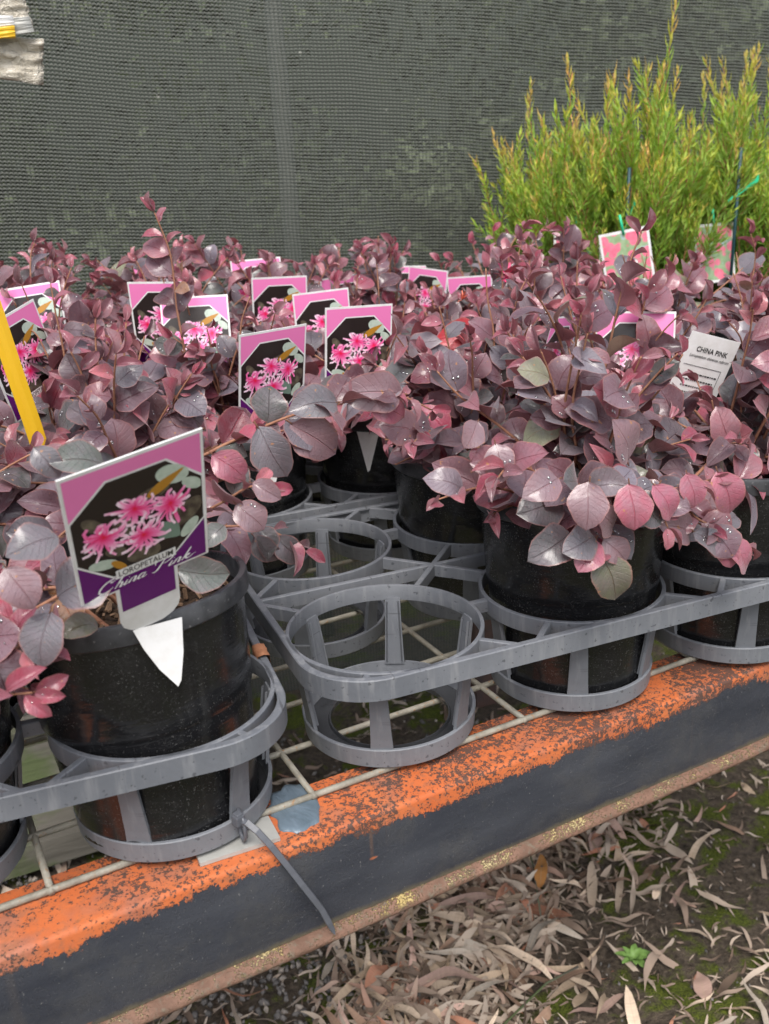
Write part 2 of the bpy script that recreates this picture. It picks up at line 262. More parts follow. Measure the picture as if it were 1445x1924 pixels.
# ------------------------------------------------------------------ mesh helpers
class MB:
    def __init__(s): s.v = []; s.f = []; s.m = []; s.uv = {}; s.t = []
    def add(s, vs, fs, mi=0, tint=0.0):
        o = len(s.v); s.v += [tuple(q) for q in vs]; s.t += [tint] * len(vs)
        for f_ in fs: s.f.append(tuple(i + o for i in f_)); s.m.append(mi)
        return o
    def box(s, c, sz, R=None, mi=0, tint=0.0):
        R = R or Matrix.Identity(3); hx, hy, hz = sz[0] / 2, sz[1] / 2, sz[2] / 2; c = Vector(c)
        vs = [c + R @ Vector((x, y, z)) for x in (-hx, hx) for y in (-hy, hy) for z in (-hz, hz)]
        s.add(vs, [(0, 1, 3, 2), (4, 6, 7, 5), (0, 4, 5, 1), (2, 3, 7, 6), (0, 2, 6, 4), (1, 5, 7, 3)], mi, tint)
    def bar(s, a, b, wdt, h, mi=0):         # horizontal bar, top face at the z of a/b
        a, b = Vector(a), Vector(b); d = (b - a).normalized(); n = Vector((-d.y, d.x, 0)) * wdt / 2; dn = Vector((0, 0, -h)); e = .0006
        vs = [a + n * .7, a - n * .7, b - n * .7, b + n * .7, a + n + dn * .06, a - n + dn * .06, b - n + dn * .06, b + n + dn * .06, a + n + dn, a - n + dn, b - n + dn, b + n + dn]
        s.add(vs, [(0, 1, 2, 3), (0, 3, 7, 4), (1, 5, 6, 2), (4, 7, 11, 8), (5, 9, 10, 6), (8, 11, 10, 9), (0, 4, 5, 1), (4, 8, 9, 5), (3, 2, 6, 7), (7, 6, 10, 11)], mi)
    def revolve(s, prof, seg=64, mi=0, close=True, c=(0, 0, 0)):
        n = len(prof); vs = []
        for i in range(seg):
            a = 2 * math.pi * i / seg
            for r, z in prof: vs.append((c[0] + r * math.cos(a), c[1] + r * math.sin(a), c[2] + z))
        fs = []
        for i in range(seg):
            j = (i + 1) % seg
            for k_ in range(n if close else n - 1):
                l = (k_ + 1) % n; fs.append((i * n + k_, j * n + k_, j * n + l, i * n + l))
        s.add(vs, fs, mi)
    def tube(s, pts, rad, seg=6, mi=0, tint=0.0, cap=True):
        pts = [Vector(p) for p in pts]; n = len(pts)
        rs = rad if isinstance(rad, (list, tuple)) else [rad] * n
        up = Vector((0, 0, 1)); vs = []; t0 = (pts[1] - pts[0]).normalized()
        nrm = t0.orthogonal().normalized() if abs(t0.z) > .9 else t0.cross(up).normalized()
        for i, p in enumerate(pts):
            t = (pts[min(i + 1, n - 1)] - pts[max(i - 1, 0)]).normalized()
            nrm = (nrm - t * nrm.dot(t)).normalized(); bn = t.cross(nrm)
            for k_ in range(seg):
                a = 2 * math.pi * k_ / seg; vs.append(p + (nrm * math.cos(a) + bn * math.sin(a)) * rs[i])
        fs = [(i * seg + k_, i * seg + (k_ + 1) % seg, (i + 1) * seg + (k_ + 1) % seg, (i + 1) * seg + k_) for i in range(n - 1) for k_ in range(seg)]
        if cap: fs += [tuple(reversed(range(seg))), tuple((n - 1) * seg + k_ for k_ in range(seg))]
        s.add(vs, fs, mi, tint)
    def sweep(s, path, prof, closed=True, mi=0):  # path in xy with normals outwards; prof = (offset out, z)
        n = len(path); m = len(prof); vs = []
        for i in range(n):
            a = Vector(path[i - 1]) if (closed or i > 0) else Vector(path[i]); b = Vector(path[(i + 1) % n]) if (closed or i < n - 1) else Vector(path[i])
            d = (b - a).normalized(); nn = Vector((d.y, -d.x))
            for o, z in prof: vs.append((path[i][0] + nn.x * o, path[i][1] + nn.y * o, z))
        fs = [(i * m + k_, ((i + 1) % n) * m + k_, ((i + 1) % n) * m + (k_ + 1) % m, i * m + (k_ + 1) % m) for i in range(n if closed else n - 1) for k_ in range(m)]
        s.add(vs, fs, mi)
    def mesh(s, name, mats, smooth=False):
        me = bpy.data.meshes.new(name); me.from_pydata(s.v, [], s.f)
        for q in (mats if isinstance(mats, (list, tuple)) else [mats]): me.materials.append(q)
        me.polygons.foreach_set('material_index', s.m)
        if any(s.t):
            at = me.attributes.new('tint', 'FLOAT', 'POINT'); at.data.foreach_set('value', s.t)
        if smooth:
            me.polygons.foreach_set('use_smooth', [True] * len(me.polygons))
            if smooth == 'auto': me.set_sharp_from_angle(angle=math.radians(35))
        me.update(); return me

def link(name, me, parent=None, loc=None, kind=None, mat=None):
    o = bpy.data.objects.new(name, me); COL.objects.link(o)
    if parent: o.parent = parent
    if mat is not None: o.matrix_basis = mat
    if loc is not None: o.location = loc
    if kind: o['kind'] = kind
    return o
def tag(o, label, cat, group=None):
    o['label'] = label; o['category'] = cat
    if group: o['group'] = group
    return o
def empty(name, loc=(0, 0, 0), rot=(0, 0, 0)):
    o = bpy.data.objects.new(name, None); COL.objects.link(o); o.location = loc; o.rotation_euler = rot; o.empty_display_size = .02; return o

# ------------------------------------------------------------------ ground
GZ = -.6
def gh(x, y):
    return GZ + .010 * noise.noise(Vector((x * 5, y * 5, 0))) + .005 * noise.noise(Vector((x * 22, y * 22, 3))) + .0025 * noise.noise(Vector((x * 70, y * 70, 5)))
me_v = []; me_f = []
N = 260; x0, x1, y0, y1 = -.7, 1.5, -.45, 1.4
for j in range(N + 1):
    for i in range(N + 1):
        x = x0 + (x1 - x0) * i / N; y = y0 + (y1 - y0) * j / N; e = min(i, j, N - i, N - j) / 8
        me_v.append((x, y, gh(x, y) if e >= 1 else GZ + (gh(x, y) - GZ) * e))
for j in range(N):
    for i in range(N): a = j * (N + 1) + i; me_f.append((a, a + 1, a + N + 2, a + N + 1))
o = len(me_v); Q = 60
me_v += [(-Q, -Q, GZ), (Q, -Q, GZ), (Q, Q, GZ), (-Q, Q, GZ), (x0, y0, GZ), (x1, y0, GZ), (x1, y1, GZ), (x0, y1, GZ)]
me_f += [(o, o + 1, o + 5, o + 4), (o + 1, o + 2, o + 6, o + 5), (o + 2, o + 3, o + 7, o + 6), (o + 3, o, o + 4, o + 7)]
me = bpy.data.meshes.new('ground'); me.from_pydata(me_v, [], me_f); me.materials.append(M['ground']); me.polygons.foreach_set('use_smooth', [True] * len(me.polygons))
gr = link('ground', me, kind='structure'); gr['label'] = 'dark damp soil with green moss patches beside and below the bench'
gr['kind'] = 'structure'

# ------------------------------------------------------------------ bench (steel frame with wire mesh top), own frame rotated 5.8 degrees
AB = .10091
bench = empty('plant_bench', (0, 0, 0), (0, 0, AB)); tag(bench, 'long steel bench with black and orange painted beam and a wire mesh top', 'bench')
BX0, BX1 = -1.1, 2.3
def prof_mesh(prof, xa, xb, nx=1):
    mb = MB(); n = len(prof)
    vs = [(xa + (xb - xa) * i / nx, y, z) for i in range(nx + 1) for y, z in prof]
    fs = [(i * n + k_, i * n + (k_ + 1) % n, (i + 1) * n + (k_ + 1) % n, (i + 1) * n + k_) for i in range(nx) for k_ in range(n)]
    fs += [tuple(reversed(range(n))), tuple(nx * n + k_ for k_ in range(n))]
    mb.add(vs, fs); return mb
TZ = -.0046
mb = prof_mesh([(-.0338, TZ), (-.0825, TZ), (-.0845, TZ - .0006), (-.0856, TZ - .0017), (-.0861, TZ - .0035), (-.0861, -.0738), (-.080, -.0738), (-.080, -.0110), (-.0338, -.0106)], BX0, BX1)
link('front_beam', mb.mesh('front_beam', M['beam'], 'auto'), bench)
ns = 260; mb = MB(); prof = [(-.0800, -.0742), (-.0866, -.0742), (-.0900, -.0750), (-.0926, -.0766), (-.0938, -.0790), (-.0931, -.0814), (-.0908, -.0830), (-.080, -.0834)]
vs = []
for i in range(ns + 1):
    x = BX0 + (BX1 - BX0) * i / ns
    for j, (y, z) in enumerate(prof):
        q = noise.noise(Vector((x * 40, j * 1.7, 0))) * .0010 if 1 < j < 7 else 0
        vs.append((x, y - q, z - q * .5))
n = len(prof); mb.add(vs, [(i * n + k_, i * n + (k_ + 1) % n, (i + 1) * n + (k_ + 1) % n, (i + 1) * n + k_) for i in range(ns) for k_ in range(n)] + [tuple(reversed(range(n))), tuple(ns * n + k_ for k_ in range(n))])
link('lower_lip', mb.mesh('lower_lip', M['lip'], True), bench)
mb = prof_mesh([(.86, TZ), (.81, TZ), (.81, -.075), (.86, -.075)], BX0, BX1); link('rear_beam', mb.mesh('rear_beam', M['steel']), bench)
for x in (-.95, .62, 2.15):
    mb = MB(); mb.box((x, .385, -.045), (.04, .842, .05)); link('cross_member', mb.mesh('cross_member', M['steel']), bench)
    for y in (-.055, .835):
        mb = MB(); mb.box((x, y, -.345), (.045, .045, .53)); link('leg', mb.mesh('leg', M['steel']), bench)
# wires
def wire(pts, r=.0023): mb = MB(); mb.tube(pts, r, 8); return mb.mesh('wire', M['wire'], True)
def wob(a, b, n, amp, seed):
    a, b = Vector(a), Vector(b); out = []
    for i in range(n + 1):
        t = i / n; p = a.lerp(b, t); q = noise.noise_vector(Vector((t * 9 + seed, seed * 3.1, 0))) * amp; out.append(p + Vector((q.x, q.y, min(q.z, 0) * .2)))
    return out
ys = [-.0495] + [.0065 + .0572 * i for i in range(15)]
for i, y in enumerate(ys): link('wire', wire(wob((BX0 + .02, y, -.0018), (BX1 - .02, y, -.0018), 60, .0014, i)), bench)
i = 0; x = -.2582 - .167 * 5
while x < BX1 - .05:
    link('wire', wire(wob((x + .008, -.0525, -.0062 if False else -.0018), (x + .012, .84, -.0018), 12, .0012, 40 + i), .0022), bench); x += .167; i += 1
# zinc plate and the blue-grey dab lie on the beam
mb = MB(); R_ = Matrix.Rotation(-.07, 3, 'Z'); mb.box((-.143, -.0640, TZ + .0017), (.050, .024, .0026), R_)
o = link('support_plate', mb.mesh('support_plate', M['zinc']), bench); o['label'] = 'pale zinc plate under the tray edge'
mb = MB(); rim_ = []; nn = 40
for i in range(nn):
    a = 2 * math.pi * i / nn; r = 1 + .26 * noise.noise(Vector((math.cos(a) * 2.2, math.sin(a) * 2.2, 1))) + .08 * noise.noise(Vector((math.cos(a) * 7, math.sin(a) * 7, 4)))
    rim_.append((-.0985 + .0165 * r * math.cos(a) + .004 * math.sin(a), -.0520 + .0245 * r * math.sin(a)))
vs = [(-.0985, -.0520, TZ + .0016)] + [(-.0985 + (x + .0985) * s, -.0520 + (y + .0520) * s, TZ + z) for s, z in ((.85, .0014), (.97, .0010), (1.0, -.0002)) for x, y in rim_]
fs = [(0, 1 + i, 1 + (i + 1) % nn) for i in range(nn)] + [(1 + r * nn + i, 1 + (r + 1) * nn + i, 1 + (r + 1) * nn + (i + 1) % nn, 1 + r * nn + (i + 1) % nn) for r in range(2) for i in range(nn)]
vs = [(x, max(y, -.0822), z) for x, y, z in vs]
mb.add(vs, fs); o = link('paint_dab', mb.mesh('paint_dab', M['dab'], True), bench); o['label'] = 'blue-grey dab of thick paint on the orange beam'

# ------------------------------------------------------------------ carry trays
PX, PY, HT = .15336, .16851, .0766
def cell_meshes():
    d = {}
    mb = MB(); mb.revolve([(.0675, HT), (.0697, HT), (.0702, HT - .0006), (.0700, HT - .0125), (.0678, HT - .0125), (.0672, HT - .0006)], 72); d['cell_ring'] = mb.mesh('cell_ring', M['tray'], 'auto')
    mb = MB(); mb.revolve([(.0606, .0145), (.0625, .0145), (.0630, .0139), (.0618, .0008), (.0611, .0), (.0590, .0), (.0592, .001)], 72); d['base_ring'] = mb.mesh('base_ring', M['tray'], 'auto')
    mb = MB(); mb.revolve([(.0430, .0022), (.0592, .0015), (.0592, .0035), (.0450, .0036), (.0440, .0055), (.0430, .0055)], 72); d['base_plate'] = mb.mesh('base_plate', M['plate'], 'auto')
    mb = MB(); wb, wt = .0155, .0118; r0, r1 = .0612, .0688; vs = []
    for z, r, ww in ((.0130, r0, wb), (.022, r0 + .001, wb * .93), (.055, r1 - .002, wt * 1.02), (.0655, r1 - .0002, wt), (.0665, r1, wt * .8)):
        for s_, off in ((-1, 0), (1, 0), (1, -.0024), (-1, -.0024)): vs.append((r + off, s_ * ww / 2, z))
    fs = [(i * 4 + k_, i * 4 + (k_ + 1) % 4, (i + 1) * 4 + (k_ + 1) % 4, (i + 1) * 4 + k_) for i in range(4) for k_ in range(4)] + [(3, 2, 1, 0), (16, 17, 18, 19)]
    mb.add(vs, fs)
    for s_ in (-1, 1):
        mb.add([(r0 - .0026, s_ * wb * .42, .016), (r0 - .0026, s_ * wb * .34, .016), (r0 - .0042, s_ * wb * .38, .016), (r1 - .0034, s_ * wt * .42, .064), (r1 - .0034, s_ * wt * .32, .064), (r1 - .0048, s_ * wt * .37, .064)], [(0, 3, 5, 2), (1, 2, 5, 4), (3, 4, 5)])
    d['strut'] = mb.mesh('strut', M['tray'])
    return d
CM = cell_meshes()
def frame_mesh(nx, ny):
    mb = MB(); e = .0722; cr = .050; path = []
    X0, X1, Y0, Y1 = -e, (nx - 1) * PX + e, -e, (ny - 1) * PY + e
    for cx, cy, a0 in ((X1 - cr, Y0 + cr, -90), (X1 - cr, Y1 - cr, 0), (X0 + cr, Y1 - cr, 90), (X0 + cr, Y0 + cr, 180)):
        for i in range(13): a = math.radians(a0 + 90 * i / 12); path.append((cx + cr * math.cos(a), cy + cr * math.sin(a)))
    full = []
    for i in range(len(path)):
        a, b = Vector(path[i]), Vector(path[(i + 1) % len(path)]); nseg = max(1, int((b - a).length / .02))
        for j in range(nseg): full.append(tuple(a.lerp(b, j / nseg)))
    t = HT
    mb.sweep(full, [(0, t - .0007), (-.0007, t), (-.0048, t), (-.0054, t - .0006), (-.0054, t - .0022), (-.0026, t - .0030), (-.0024, t - .0150), (0, t - .0150)])
    return mb.mesh('outer_frame', M['tray'], 'auto')
def bars_mesh(nx, ny):
    mb = MB(); t = HT - .0008; r = .0699; e = .0722 - .003
    def dg(cx, cy, tx, ty):
        d = (Vector((tx, ty)) - Vector((cx, cy))).normalized(); return (cx + d.x * r, cy + d.y * r, t)
    for i in range(nx - 1):
        mx = (i + .5) * PX
        for j in range(ny - 1):
            my = (j + .5) * PY
            for a, b in ((i, j), (i + 1, j), (i, j + 1), (i + 1, j + 1)): mb.bar(dg(a * PX, b * PY, mx, my), (mx, my, t), .0044, .0095)
        for yy, j in ((-e, 0), ((ny - 1) * PY + e, ny - 1)):
            for a in (i, i + 1):
                tx = mx + (.006 if a > i else -.006); mb.bar(dg(a * PX, j * PY, tx, yy), (tx, yy, t), .0044, .010)
        for j in range(ny): mb.bar((i * PX + r - .001, j * PY + .006, t - .0006), ((i + 1) * PX - r + .001, j * PY + .006, t - .0006), .006, .009)
    for j in range(ny - 1):
        my = (j + .5) * PY
        mb.bar((-e, my, t + .0002), ((nx - 1) * PX + e, my, t + .0002), .0044, .0105)
        for xx, i in ((-e, 0), ((nx - 1) * PX + e, nx - 1)):
            for b in (j, j + 1):
                ty = my + (.006 if b > j else -.006); mb.bar(dg(i * PX, b * PY, xx, ty), (xx, ty, t), .0044, .010)
    for i, sx in ((0, -1), (nx - 1, 1)):
        for j, sy in ((0, -1), (ny - 1, 1)):
            a = math.radians({(-1, -1): 238, (1, -1): 302, (-1, 1): 122, (1, 1): 58}[(sx, sy)])
            mb.bar((i * PX + r * math.cos(a), j * PY + r * math.sin(a), t), (i * PX + (r + .0088) * math.cos(a), j * PY + (r + .0088) * math.sin(a), t), .0044, .010)
    return mb.mesh('cross_bars', M['tray'])
TRAYS = {}
def tray(org, ang, nx, ny, cols, label):
    """org = centre of the front-left cell; local x along the front edge"""
    t = empty('carry_tray', (org[0], org[1], .0012), (0, 0, ang)); tag(t, label, 'plant tray', 'grey carry trays on the bench')
    key = (nx, ny)
    if key not in TRAYS: TRAYS[key] = (frame_mesh(nx, ny), bars_mesh(nx, ny))
    link('outer_frame', TRAYS[key][0], t); link('cross_bars', TRAYS[key][1], t)
    for j in range(ny):
        for i in range(nx):
            if (i, j) not in cols and cols: continue
            r = link('cell_ring', CM['cell_ring'], t, (i * PX, j * PY, 0))
            link('base_ring', CM['base_ring'], r); link('base_plate', CM['base_plate'], r)
            for q in range(6): link('strut', CM['strut'], r, mat=Matrix.Rotation(math.radians(3 + 60 * q), 4, 'Z'))
    return t
def cellpos(org, ang, i, j): c, s = math.cos(ang), math.sin(ang); return (org[0] + i * PX * c - j * PY * s, org[1] + i * PX * s + j * PY * c)
AA = -.0531; oA = (-.161 - 3 * PX * math.cos(AA), -.02545 - 3 * PX * math.sin(AA))
allc = []
tray((0, 0), 0, 4, 2, allc, 'grey plastic carry tray with two empty cells at its left end, nearest in the middle')
tray(oA, AA, 4, 2, allc, 'grey carry tray at the lower left, with the cable tie on its base ring')
oC = (-.018 - 1 * PX, .330); tray(oC, .0, 3, 2, allc, 'grey carry tray behind the two empty cells, mostly hidden by pots')
oD = (-.018 + 2 * PX + .0065, .328); tray(oD, -.01, 4, 2, allc, 'grey carry tray behind the right front tray, hidden under burgundy leaves')
oE = (-.171, .665); tray(oE, .01, 4, 2, allc, 'grey carry tray in the back row on the left, near the shade cloth')
oF = (-.171 + 4 * PX + .02, .680); tray(oF, .0, 4, 2, allc, 'grey carry tray in the back row carrying the green feathery shrubs')

# brown tape on the right side of tray A, cable tie
def tapeobj():
    mb = MB(); a = AA; px, py = cellpos(oA, AA, 3, 0); c, s = math.cos(a), math.sin(a)
    x, y = .0722 - .0026, .030; R_ = Matrix.Rotation(a, 3, 'Z')
    seg = 10; vs = []
    for i in range(seg + 1):
        t = i / seg; q = noise.noise(Vector((t * 4, 2, 0))) * .001
        for dx, dz in ((-.0046 - q, -.013), (-.0044, -.004), (-.0042 + q, .0016), (.0 , .0026 + q), (.0040 - q, .0015), (.0044, -.004), (.0044 + q, -.0135)):
            p = R_ @ Vector((x + dx, y - .009 + .018 * t + q, 0)); vs.append((px + p.x, py + p.y, HT + .0012 + dz))
    mb.add(vs, [(i * 7 + k_, (i + 1) * 7 + k_, (i + 1) * 7 + k_ + 1, i * 7 + k_ + 1) for i in range(seg) for k_ in range(6)])
    return tag(link('tape_wrap', mb.mesh('tape_wrap', M['tape'], True)), 'short wrap of peeling brown tape on the grey tray edge beside the front pot', 'tape')
tapeobj()
def cable_tie():
    t = empty('cable_tie', (-.134, -.0870, .010)); tag(t, 'dark grey cable tie on the left tray, its long tail hanging over the orange beam', 'cable tie')
    pts = [Vector(p) for p in TIE]
    base = Vector(t.location)
    mb = MB(); vs = []; n = len(pts)
    for i, p in enumerate(pts):
        d = (pts[min(i + 1, n - 1)] - pts[max(0, i - 1)]).normalized(); side = Vector((.93, .1, .30)); side = (side - d * side.dot(d)).normalized(); nn = d.cross(side)
        wd = .0042 * (1 if i < n - 2 else (.8 if i == n - 2 else .05))
        for a, b in ((-1, -1), (1, -1), (1, 1), (-1, 1)): vs.append(p - base + side * a * wd / 2 * (1 if b < 0 else .82) + nn * b * .0008)
    mb.add(vs, [(i * 4 + k_, (i + 1) * 4 + k_, (i + 1) * 4 + (k_ + 1) % 4, i * 4 + (k_ + 1) % 4) for i in range(n - 1) for k_ in range(4)] + [(0, 1, 2, 3)])
    link('tail', mb.mesh('tail', M['tie']), t)
    mb = MB(); R_ = Matrix.Rotation(.45, 3, 'Z'); p0 = pts[0] - base
    mb.box(p0 + Vector((-.0016, .0008, .0010)), (.0066, .0060, .0068), R_); mb.box(p0 + Vector((-.0018, .0006, .0048)), (.0046, .0052, .0016), R_)
    o = link('head', mb.mesh('head', M['tie']), t); bv = o.modifiers.new('bevel', 'BEVEL'); bv.width = .0007; bv.segments = 2
    mb = MB(); mb.tube([p0 + Vector(q) for q in ((0, .0004, .003), (.0012, -.0024, 0), (.0010, -.0028, -.010), (.0002, 0, -.0148), (-.0005, .005, -.012), (-.0006, .0062, 0), (-.0003, .004, .005), (0, .0004, .003))], .0014, 6)
    link('loop', mb.mesh('loop', M['tie'], True), t)
TIE = [(-.1323, -.0868, .0165), (-.1300, -.0905, .0168), (-.1255, -.0960, .0130), (-.1190, -.1010, .0030), (-.1115, -.1045, -.0110), (-.1040, -.1065, -.0265), (-.0975, -.1070, -.0400), (-.0930, -.1062, -.0500), (-.0890, -.1058, -.0620), (-.0868, -.1052, -.0690), (-.0855, -.1050, -.0735)]
cable_tie()

# ------------------------------------------------------------------ pots
def pot_meshes():
    mb = MB(); H = .1455
    mb.revolve([(.0560, .0012), (.0568, 0), (.0574, .0012), (.0582, .018), (.0586, .020), (.0640, .071), (.0644, .0735), (.0652, .0748), (.0692, .128), (.0692, H - .012), (.0668, H - .012), (.0660, .128), (.0555, .004), (.001, .004), (.001, .001)], 96)
    body = mb.mesh('pot_body', M['pot'], 'auto')
    mb = MB(); mb.revolve([(.0690, H - .0125), (.0722, H - .0130), (.0732, H - .0120), (.0738, H - .002), (.0732, H - .0003), (.0722, H), (.0700, H), (.0692, H - .0006), (.0676, H - .009), (.0668, H - .0128)], 96)
    rim = mb.mesh('pot_rim', M['rim'], 'auto')
    vs = [(0, 0, .1250)]; fs = []; nr, na = 10, 40
    for r in range(1, nr + 1):
        for a in range(na):
            q = 2 * math.pi * a / na; rr = .0668 * r / nr; x, y = rr * math.cos(q), rr * math.sin(q)
            vs.append((x, y, .1225 + .007 * noise.noise(Vector((x * 45, y * 45, 0)))))
    fs += [(0, 1 + a, 1 + (a + 1) % na) for a in range(na)]
    fs += [(1 + (r - 1) * na + a, 1 + r * na + a, 1 + r * na + (a + 1) % na, 1 + (r - 1) * na + (a + 1) % na) for r in range(1, nr) for a in range(na)]
    mb = MB(); mb.add(vs, fs); soil = mb.mesh('potting_mix', M['soil'], True)
    rng = random.Random(3); mb = MB()
    for i in range(170):
        q = rng.uniform(0, 6.28); rr = .064 * math.sqrt(rng.random()); R_ = Euler((rng.gauss(0, .5), rng.gauss(0, .5), rng.uniform(0, 6))).to_matrix()
        mb.box((rr * math.cos(q), rr * math.sin(q), .1255 + rng.random() * .004), (rng.uniform(.003, .011), rng.uniform(.0018, .004), .0014), R_)
    chips = mb.mesh('bark_chips', M['bark'])
    return body, rim, soil, chips
POT = pot_meshes()

# ------------------------------------------------------------------ leaves
def leaf_mesh(seed, curl, fold, rnd, drops):
    rng = random.Random(seed); mb = MB(); nu, nv = 10, 6; uvs = []
    vs = []
    for i in range(nu + 1):
        u = i / nu; uu = u
        wdt = (math.sin(math.pi * uu ** .92) ** .60) * rnd * (1 + .05 * math.sin(u * 13 + seed * 1.7)) if 0 < u < 1 else 0.0
        if u > .8: wdt *= 1 - ((u - .8) / .2) ** 1.5 * .28
        y = .06 + .94 * u; zc = -curl * (u ** 2) * .5 + .10 * math.sin(u * 3)
        for j in range(nv + 1):
            s = (j / nv - .5) * 2; x = s * wdt / 2
            z = zc + fold * abs(s) * wdt * .5 + .028 * math.sin(u * 9 + seed + (2 if s > 0 else 0)) * abs(s) ** 2
            vs.append((x + .02 * math.sin(u * 5 + seed), y, z)); uvs.append((u, j / nv))
    fs = [(i * (nv + 1) + j, i * (nv + 1) + j + 1, (i + 1) * (nv + 1) + j + 1, (i + 1) * (nv + 1) + j) for i in range(nu) for j in range(nv)]
    mb.add(vs, fs)
    mb.tube([(0, -.04, .01), (0, .0, .0), (0, .10, .006)], .016, 4, 1); uvs += [(0, 0)] * (len(mb.v) - len(uvs))
    for q in range(drops):                   # beads of rain
        u = rng.uniform(.25, .8); s = rng.uniform(-.6, .6); i = int(u * nu); j = int((s / 2 + .5) * nv)
        p = Vector(vs[i * (nv + 1) + j]); r = rng.choice((.014, .018, .024, .034, .012)) if q else .036
        o = len(mb.v); dv = []; df = []; ns_, nr_ = 8, 4
        for b in range(nr_):
            for a in range(ns_): t = b / nr_ * math.pi / 2; dv.append(p + Vector((r * math.cos(t) * math.cos(a * .785) * 1.15, r * math.cos(t) * math.sin(a * .785), r * .6 * math.sin(t) + .004)))
        dv.append(p + Vector((0, 0, r * .6 + .004)))
        for b in range(nr_ - 1):
            for a in range(ns_): df.append((b * ns_ + a, b * ns_ + (a + 1) % ns_, (b + 1) * ns_ + (a + 1) % ns_, (b + 1) * ns_ + a))
        for a in range(ns_): df.append(((nr_ - 1) * ns_ + a, (nr_ - 1) * ns_ + (a + 1) % ns_, nr_ * ns_))
        df.append(tuple(reversed(range(ns_)))); mb.add(dv, df, 2); uvs += [(0, 0)] * len(dv)
    me = mb.mesh('leaf', [M['leaf'], M['stem'], M['drop']], True)
    ul = me.uv_layers.new(name='UV'); ul.data.foreach_set('uv', [c for l in me.loops for c in uvs[l.vertex_index]])
    return me
LEAF = [leaf_mesh(1, .15, .10, .86, 0), leaf_mesh(2, .35, .18, .78, 0), leaf_mesh(3, -.1, .22, .76, 0), leaf_mesh(4, .45, .08, .92, 0), leaf_mesh(5, .25, .30, .72, 0), leaf_mesh(6, .7, .15, .70, 0),
        leaf_mesh(7, .15, .12, .88, 4), leaf_mesh(8, .3, .2, .78, 6), leaf_mesh(9, .05, .25, .74, 0), leaf_mesh(10, .1, .1, .84, 2), leaf_mesh(15, .2, .15, .80, 7), leaf_mesh(12, 1.1, .35, .72, 0), leaf_mesh(13, -.35, .5, .78, 0), leaf_mesh(14, .6, .8, .70, 0)]
YLEAF = [leaf_mesh(11, .1, .9, .46, 0), leaf_mesh(12, .5, 1.2, .40, 0), leaf_mesh(13, .2, .5, .52, 1)]
PAL = [((.165, .095, .118), 22), ((.215, .105, .128), 22), ((.150, .140, .168), 16), ((.300, .110, .138), 14), ((.070, .085, .078), 12), ((.34, .045, .08), 6), ((.090, .028, .040), 12), ((.21, .175, .20), 7), ((.32, .35, .21), 2.2), ((.38, .20, .09), .9)]
YPAL = [((.40, .115, .155), 5), ((.34, .050, .09), 5), ((.30, .125, .15), 4), ((.46, .13, .16), 3)]
OLD = [((.085, .105, .098), 5), ((.14, .155, .14), 3), ((.16, .11, .125), 3), ((.40, .21, .08), .9)]
def pick(pal, rng):
    t = rng.uniform(0, sum(w_ for _, w_ in pal))
    for c_, w_ in pal:
        t -= w_
        if t <= 0: break
    f = rng.choice((.5, .75, .9, 1, 1.1)) * rng.uniform(.85, 1.1); return (c_[0] * f, c_[1] * f * rng.uniform(.93, 1.07), c_[2] * f, 1)

# sight lines kept clear of leaves so that labels and empty cells show as they do on the bench
KEEP = []
def keep(poly, depth, prob=1.0): KEEP.append((poly, depth, prob))
def inside(poly, x, y):
    r = False; j = len(poly) - 1
    for i in range(len(poly)):
        a, b = poly[i], poly[j]
        if (a[1] > y) != (b[1] > y) and x < (b[0] - a[0]) * (y - a[1]) / (b[1] - a[1]) + a[0]: r = not r
        j = i
    return r
def blocked(p, rng):
    x, y, d = to_px(p)
    for poly, dep, prob in KEEP:
        if d < dep and inside(poly, x, y) and rng.random() < prob: return True
    return False
NL = [0]
def clear_run(pts):
    for i, p in enumerate(pts):
        if i < 2: continue
        x, y, d = to_px(p)
        for poly, dep, prob in KEEP:
            if prob >= .85 and d < dep and inside(poly, x, y): return pts[:i]
    return pts
def place_leaf(plant, base, p, d, nrm, size, me, color, rng, force=False):
    d = d.normalized(); tip = p + d * size; midp = p + d * size * .6
    if not force:
        if blocked(midp, rng) or blocked(tip, rng): return
    x = d.cross(nrm)
    if x.length < 1e-3: x = d.orthogonal()
    x.normalize(); z = x.cross(d).normalized()
    m = Matrix((x, d, z)).transposed().to_4x4(); s = Matrix.Diagonal((size * rng.uniform(.9, 1.1), size, size, 1))
    m = m @ s; m.translation = p - base
    o = bpy.data.objects.new('leaf', me); COL.objects.link(o); o.parent = plant; o.matrix_basis = m; o.color = color; NL[0] += 1
